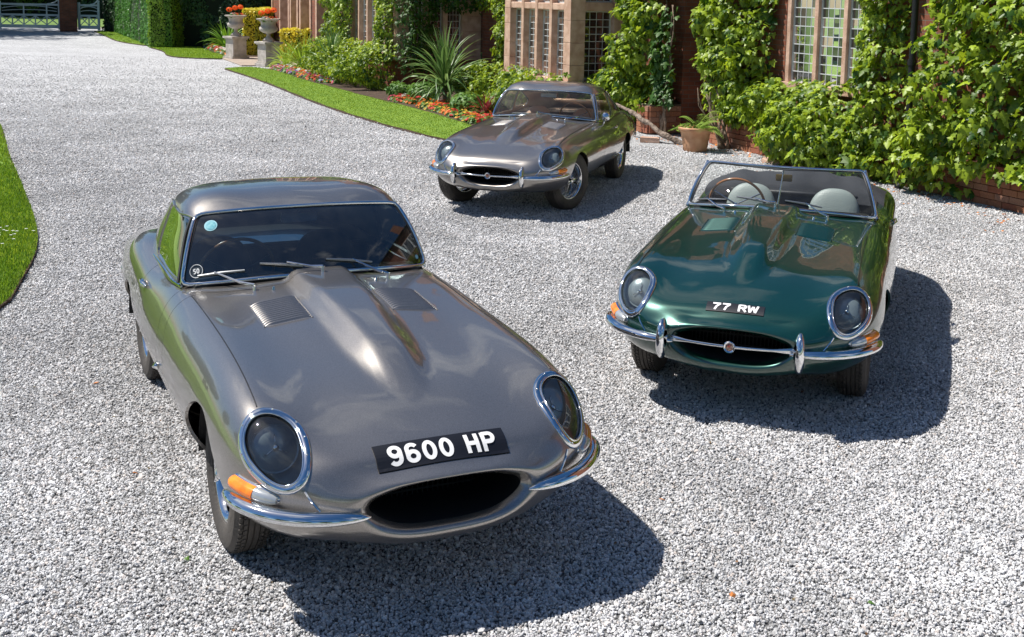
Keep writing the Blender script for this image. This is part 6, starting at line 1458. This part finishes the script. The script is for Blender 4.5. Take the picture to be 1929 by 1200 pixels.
hedge('dark_hedge', 'dark hedge bank standing beyond the gate', [(-52, 92), (-12, 86), (-12, 89), (-52, 95)], 3.2, TREEL, .35, 40, 9, 'hedges beyond the gate', rough=.5)
hedge('yew_bush', 'dark evergreen mass behind the golden hedge and urns', [(-9.8, 50.6), (-4.5, 50), (-4, 53), (-9.4, 54)], 3.6, YEW, .16, 200, 12, rough=.4)
# ---------------------------------------------------------------- gate
GP = mat('pale_blue_gate_paint', (.58, .68, .70), rough=.5, var=(.50, .60, .62), vscale=4)
gp = thing('gate_pillar', 'dark red brick gate pillar between the wide gate and the side gate', 'pillar', (-23.1, 61.9, 0), .36)
bm = bmesh.new(); add_box(bm, (0, 0, 1.5), (.86, .80, 3.0)); bm_obj('pillar_shaft', bm, BRICKW, gp); bm = bmesh.new(); add_box(bm, (0, 0, 3.07), (1.05, 1.0, .13), bevel=.02); bm_obj('pillar_cap', bm, STONE, gp)
gp2 = gp.copy(); COL.objects.link(gp2); gp2.location = (-27.8, 61.2, 0); gp2['label'] = 'dark red brick gate pillar left of the wide gate'
for ch in list(gp.children): c = ch.copy(); COL.objects.link(c); c.parent = gp2
def gate(name, label, x0, x1, y, W, arch):
    t = thing(name, label, 'gate', (x0, y, 0), 0, 'painted timber gates'); z0, zt, zm = .18, 1.36, .82
    def bar(nm, p, q, r=.035, d=.05):
        bm = bmesh.new(); p = Vector(p); q = Vector(q); zz = (q-p).normalized(); yy = Vector((0, 1, 0)); xx = yy.cross(zz).normalized(); add_box(bm, (p+q)/2, (2*r, d, (q-p).length), rot=Matrix((xx, yy, zz)).transposed()); return bm_obj(nm, bm, GP, t)
    bar('stile', (.04, 0, 0.08), (.04, 0, 1.50), .06, .07); bar('stile', (W-.04, 0, .08), (W-.04, 0, 1.62), .06, .07)
    for z, r in ((z0+.05, .085), (zm, .05), (zt, .05)): bar('rail', (.10, .002, z), (W-.10, .002, z), r, .06)
    n = max(2, int(W/.58)); bw = (W-.2)/n
    for i in range(n):
        a = .10+i*bw; bar('brace', (a, .004, z0+.14), (a+bw, .004, zm-.04), .020, .03); bar('brace', (a, -.012, zm-.04), (a+bw, -.012, z0+.14), .020, .03)
        if i: bar('muntin', (a, -.004, z0+.14), (a, -.004, zm-.05), .028, .045)
        if i and i % 2 == 0: bar('muntin', (a, -.003, zm+.05), (a, -.003, zt-.05), .028, .045)
    for k in range(arch):
        c = W*(k+.5)/arch; R_ = W/arch*.62
        for hh in (.44, .24):
            pts = [Vector((c+R_*math.cos(a), .01, zm+.03+hh*math.sin(a))) for a in np.linspace(.12, PI-.12, 19)]; tube_obj('arch_rail', [p for p in pts if .05 < p.x < W-.05], 1.0, GP, t, prof=[(.022*math.cos(a), .022*math.sin(a)) for a in np.linspace(PI/4, PI/4+2*PI, 5)[:-1]])
    pts = [Vector((W-.04-.6*min(1, W/1.6)*(1-math.cos(a)), 0, 1.40+.42*(1-math.sin(a)))) for a in np.linspace(0, PI/2, 10)]; tube_obj('swept_rail', pts, .035, GP, t, n=6)
    return t
gate('timber_gate', 'pale blue timber gate leaf with arches right of the drive centre', -26.7, 0, 61.9, 3.18, 1)
gate('side_gate', 'narrow pale blue side gate between brick pillar and hedge', -22.62, 0, 62.0, 1.10, 1)
gl = gate('timber_gate', 'pale blue timber gate leaf at the left edge of the picture', -29.95, 0, 61.6, 3.18, 1)
hedge('dark_hedge', 'dark hedge in the shade beside the side gate', [(-21.45, 62.2), (-20.3, 61.0), (-19.6, 64.5), (-21.2, 65.5)], 3.2, YEW, .14, 250, 14, 'clipped hedges', rough=.2)
poly_sheet('lane', [(-60, 66.5), (-8, 66.5), (-8, 69), (-60, 69)], .0, mat('pale_lane', (.34, .30, .26), rough=.9))
# ---------------------------------------------------------------- fallen leaves on the gravel
fl_me = bpy.data.meshes.new('fallen_leaf'); fl_me.from_pydata((LEAF_V*np.array([.8, 1, 1.5])).tolist(), [], LEAF_F.tolist()); fl_me.materials.append(mat('fallen_leaf_orange', (.55, .22, .03), rough=.7, var=(.40, .10, .03), vscale=40))
fl_g = fl_me.copy(); fl_g.materials.clear(); fl_g.materials.append(BEDL)
for i, (x, y, c, lb) in enumerate(((-1.78, 5.47, 0, 'orange fallen leaf on the gravel left of the near coupe'), (.72, 5.28, 0, 'orange fallen leaf on the gravel right of the near car shadow'), (-2.42, 6.78, 0, 'yellow fallen leaf on the gravel below the left lawn'), (1.42, 4.36, 1, 'green fallen leaf on the gravel at the lower right'), (2.6, 5.3, 0, 'brown fallen leaf on the gravel at the right'), (-1.3, 4.6, 1, 'green fallen leaf on the gravel at the lower left'), (-2.55, 9.1, 1, 'green scrap of leaf on the gravel near the lawn edge'), (4.5, 11.6, 0, 'orange fallen leaf on the gravel at the right below the creeper'), (.9, 4.4, 0, 'orange fallen leaf near the shadow corner of the near coupe'), (3.1, 6.0, 0, 'dark orange leaf scrap right of the green car shadow'))):
    o = bpy.data.objects.new('fallen_leaf', fl_g if c else fl_me); COL.objects.link(o); o.location = (x, y, .016); o.rotation_euler = (random.gauss(0, .25), random.gauss(0, .25), random.uniform(0, 6)); s = random.uniform(.028, .045); o.scale = (s, s, s); tag(o, lb, 'leaf', 'fallen leaves on the gravel')
# scatter of dead leaf litter at the foot of the creeper
n_ = 420; rgn = np.random.default_rng(8); a_ = rgn.uniform(9, 19, n_); b_ = WB-.25-rgn.exponential(.35, n_); P_ = a_[:, None]*np.array(E1)+b_[:, None]*np.array(E2)+np.array([0, 0, .012]); o = leaf_cloud('leaf_litter', P_, rot_from(rgn.normal(0, .3, (n_, 3))+np.array([0, 0, 1]), rgn.normal(0, 1, (n_, 3))), rgn.uniform(.02, .05, n_), fl_me.materials[0], None)

n_ = 520; rgn = np.random.default_rng(18); yy = rgn.uniform(3.8, 18, n_); xx = rgn.uniform(-.44, .44, n_)*yy; kk = (.9246*xx+.381*yy < 10) & ~in_poly(xx, yy, LEFT) & ~in_poly(xx, yy, STRIP_A); P_ = np.stack([xx, yy, np.full(n_, .012)], 1)[kk]
leaf_cloud('leaf_litter', P_, rot_from(rgn.normal(0, .4, P_.shape)+np.array([0, 0, 1]), rgn.normal(0, 1, P_.shape)), rgn.uniform(.006, .018, len(P_)), mat('dry_leaf_bits', (.20, .09, .04), rough=.8, var=(.10, .09, .03), vscale=2), None)
CARS = [
 dict(name='sports_car', label='grey coupe with hardtop and number 9600 HP, nearest of the three cars', x=-.5579, y=5.0088, th=.43747, kind='hardtop', front_dx=-.035, paint=GUN, overriders=False, zt=1.205, ztc=1.178, glass=GL_DARK, sglass=GL_DARK, trim=LEATHER_B, seat=LEATHER_B, lining=LEATHER_B, drive=-1),
 dict(name='sports_car', label='grey coupe with tan interior parked farthest back by the flower bed', x=.0180, y=13.0663, th=-.31389, kind='coupe', paint=GUN, overriders=True, louvre=.006, zt=1.188, ztc=1.165, glass=GL_SCREEN, sglass=GL_SCREEN, trim=LEATHER_T, seat=LEATHER_T, lining=LEATHER_T, drive=1, steer=math.radians(-22), door_mirror=True),
 dict(name='sports_car', label='dark green open sports car with number 77 RW and folded black hood', x=1.4912, y=7.0910, th=-.34094, kind='open', paint=GREEN, overriders=True, louvre=.008, zt=1.152, ztc=1.155, glass=GL_SCREEN, sglass=GL_SCREEN, trim=LEATHER_B, seat=LEATHER_G, lining=LEATHER_B, drive=-1, seat_top=.922),
]
built = [build_car(c) for c in CARS]
r1, og1, ws1 = built[0]; r3 = built[2][0]
put_plate(r1, (.755, 0, .627), .530, .112, 0, '9600 HP', .080, .0168, rot=0.0, wide=1.18, adv=.72)
put_plate(r3, (.71, 0, .618), .318, .070, 0, '77 RW', .052, .0125, rot=0.0, wide=1.62, adv=.64)
# stickers on the near windscreen
def disc(og, ws, y, t, r, m, nm, lift=.004):
    p, n = og(y, t); u = Vector((0, 1, 0)); u = (u-n*u.dot(n)).normalized(); v = n.cross(u); bm = bmesh.new()
    c = bm.verts.new(p+n*lift); k = 24; R = [bm.verts.new(p+n*(lift-.0008)+u*(r*math.cos(2*PI*i/k))+v*(r*math.sin(2*PI*i/k))) for i in range(k)]
    for i in range(k): bm.faces.new((c, R[i], R[(i+1) % k]))
    return bm_obj(nm, bm, m, ws), p, n, u, v
disc(og1, ws1, -.545, .80, .033, mat('pale_blue_sticker', (.25, .52, .60), rough=.4), 'round_sticker'); disc(og1, ws1, -.545, .80, .026, mat('blue_sticker', (.06, .33, .42), rough=.4, var=(.2, .5, .55), vscale=80), 'sticker_centre', .0055)
_, p, n, u, v = disc(og1, ws1, -.585, .17, .036, mat('clear_sticker', (.05, .06, .07), rough=.3), 'fifty_sticker')
if v.z < 0: v = -v
tube_obj('fifty_sticker_ring', [p+n*.006+u*(.033*math.cos(a))+v*(.033*math.sin(a)) for a in np.linspace(0, 2*PI, 33)[:-1]], .0016, WHITE, ws1, closed=True, n=5)
Vt = []; Ft = []
for st in text_strips('50', .026, .0055, adv=.70, wide=.95):
    b0 = len(Vt)
    for a, b_ in st: Vt += [p+n*.007+u*a[0]+v*a[1], p+n*.007+u*b_[0]+v*b_[1]]
    for i in range(len(st)-1): Ft.append((b0+2*i, b0+2*i+1, b0+2*i+3, b0+2*i+2))
mesh_obj('fifty_lettering', Vt, Ft, WHITE, ws1, smooth=False)
disc(og1, ws1, .60, .13, .012, mat('pale_blue_sticker'), 'small_sticker')
# exterior mirror tip and bonnet catch seen on the near car's right flank are parts of it
h = surf_side(-1.0, .50, -1)
bm = bmesh.new(); sweep(bm, [h[0]+Vector((0, .0, 0)), h[0]+Vector((0, -.02, .02))], [.012, .018], 8); bm_obj('bonnet_catch', bm, CHROME, r1, smooth=True)
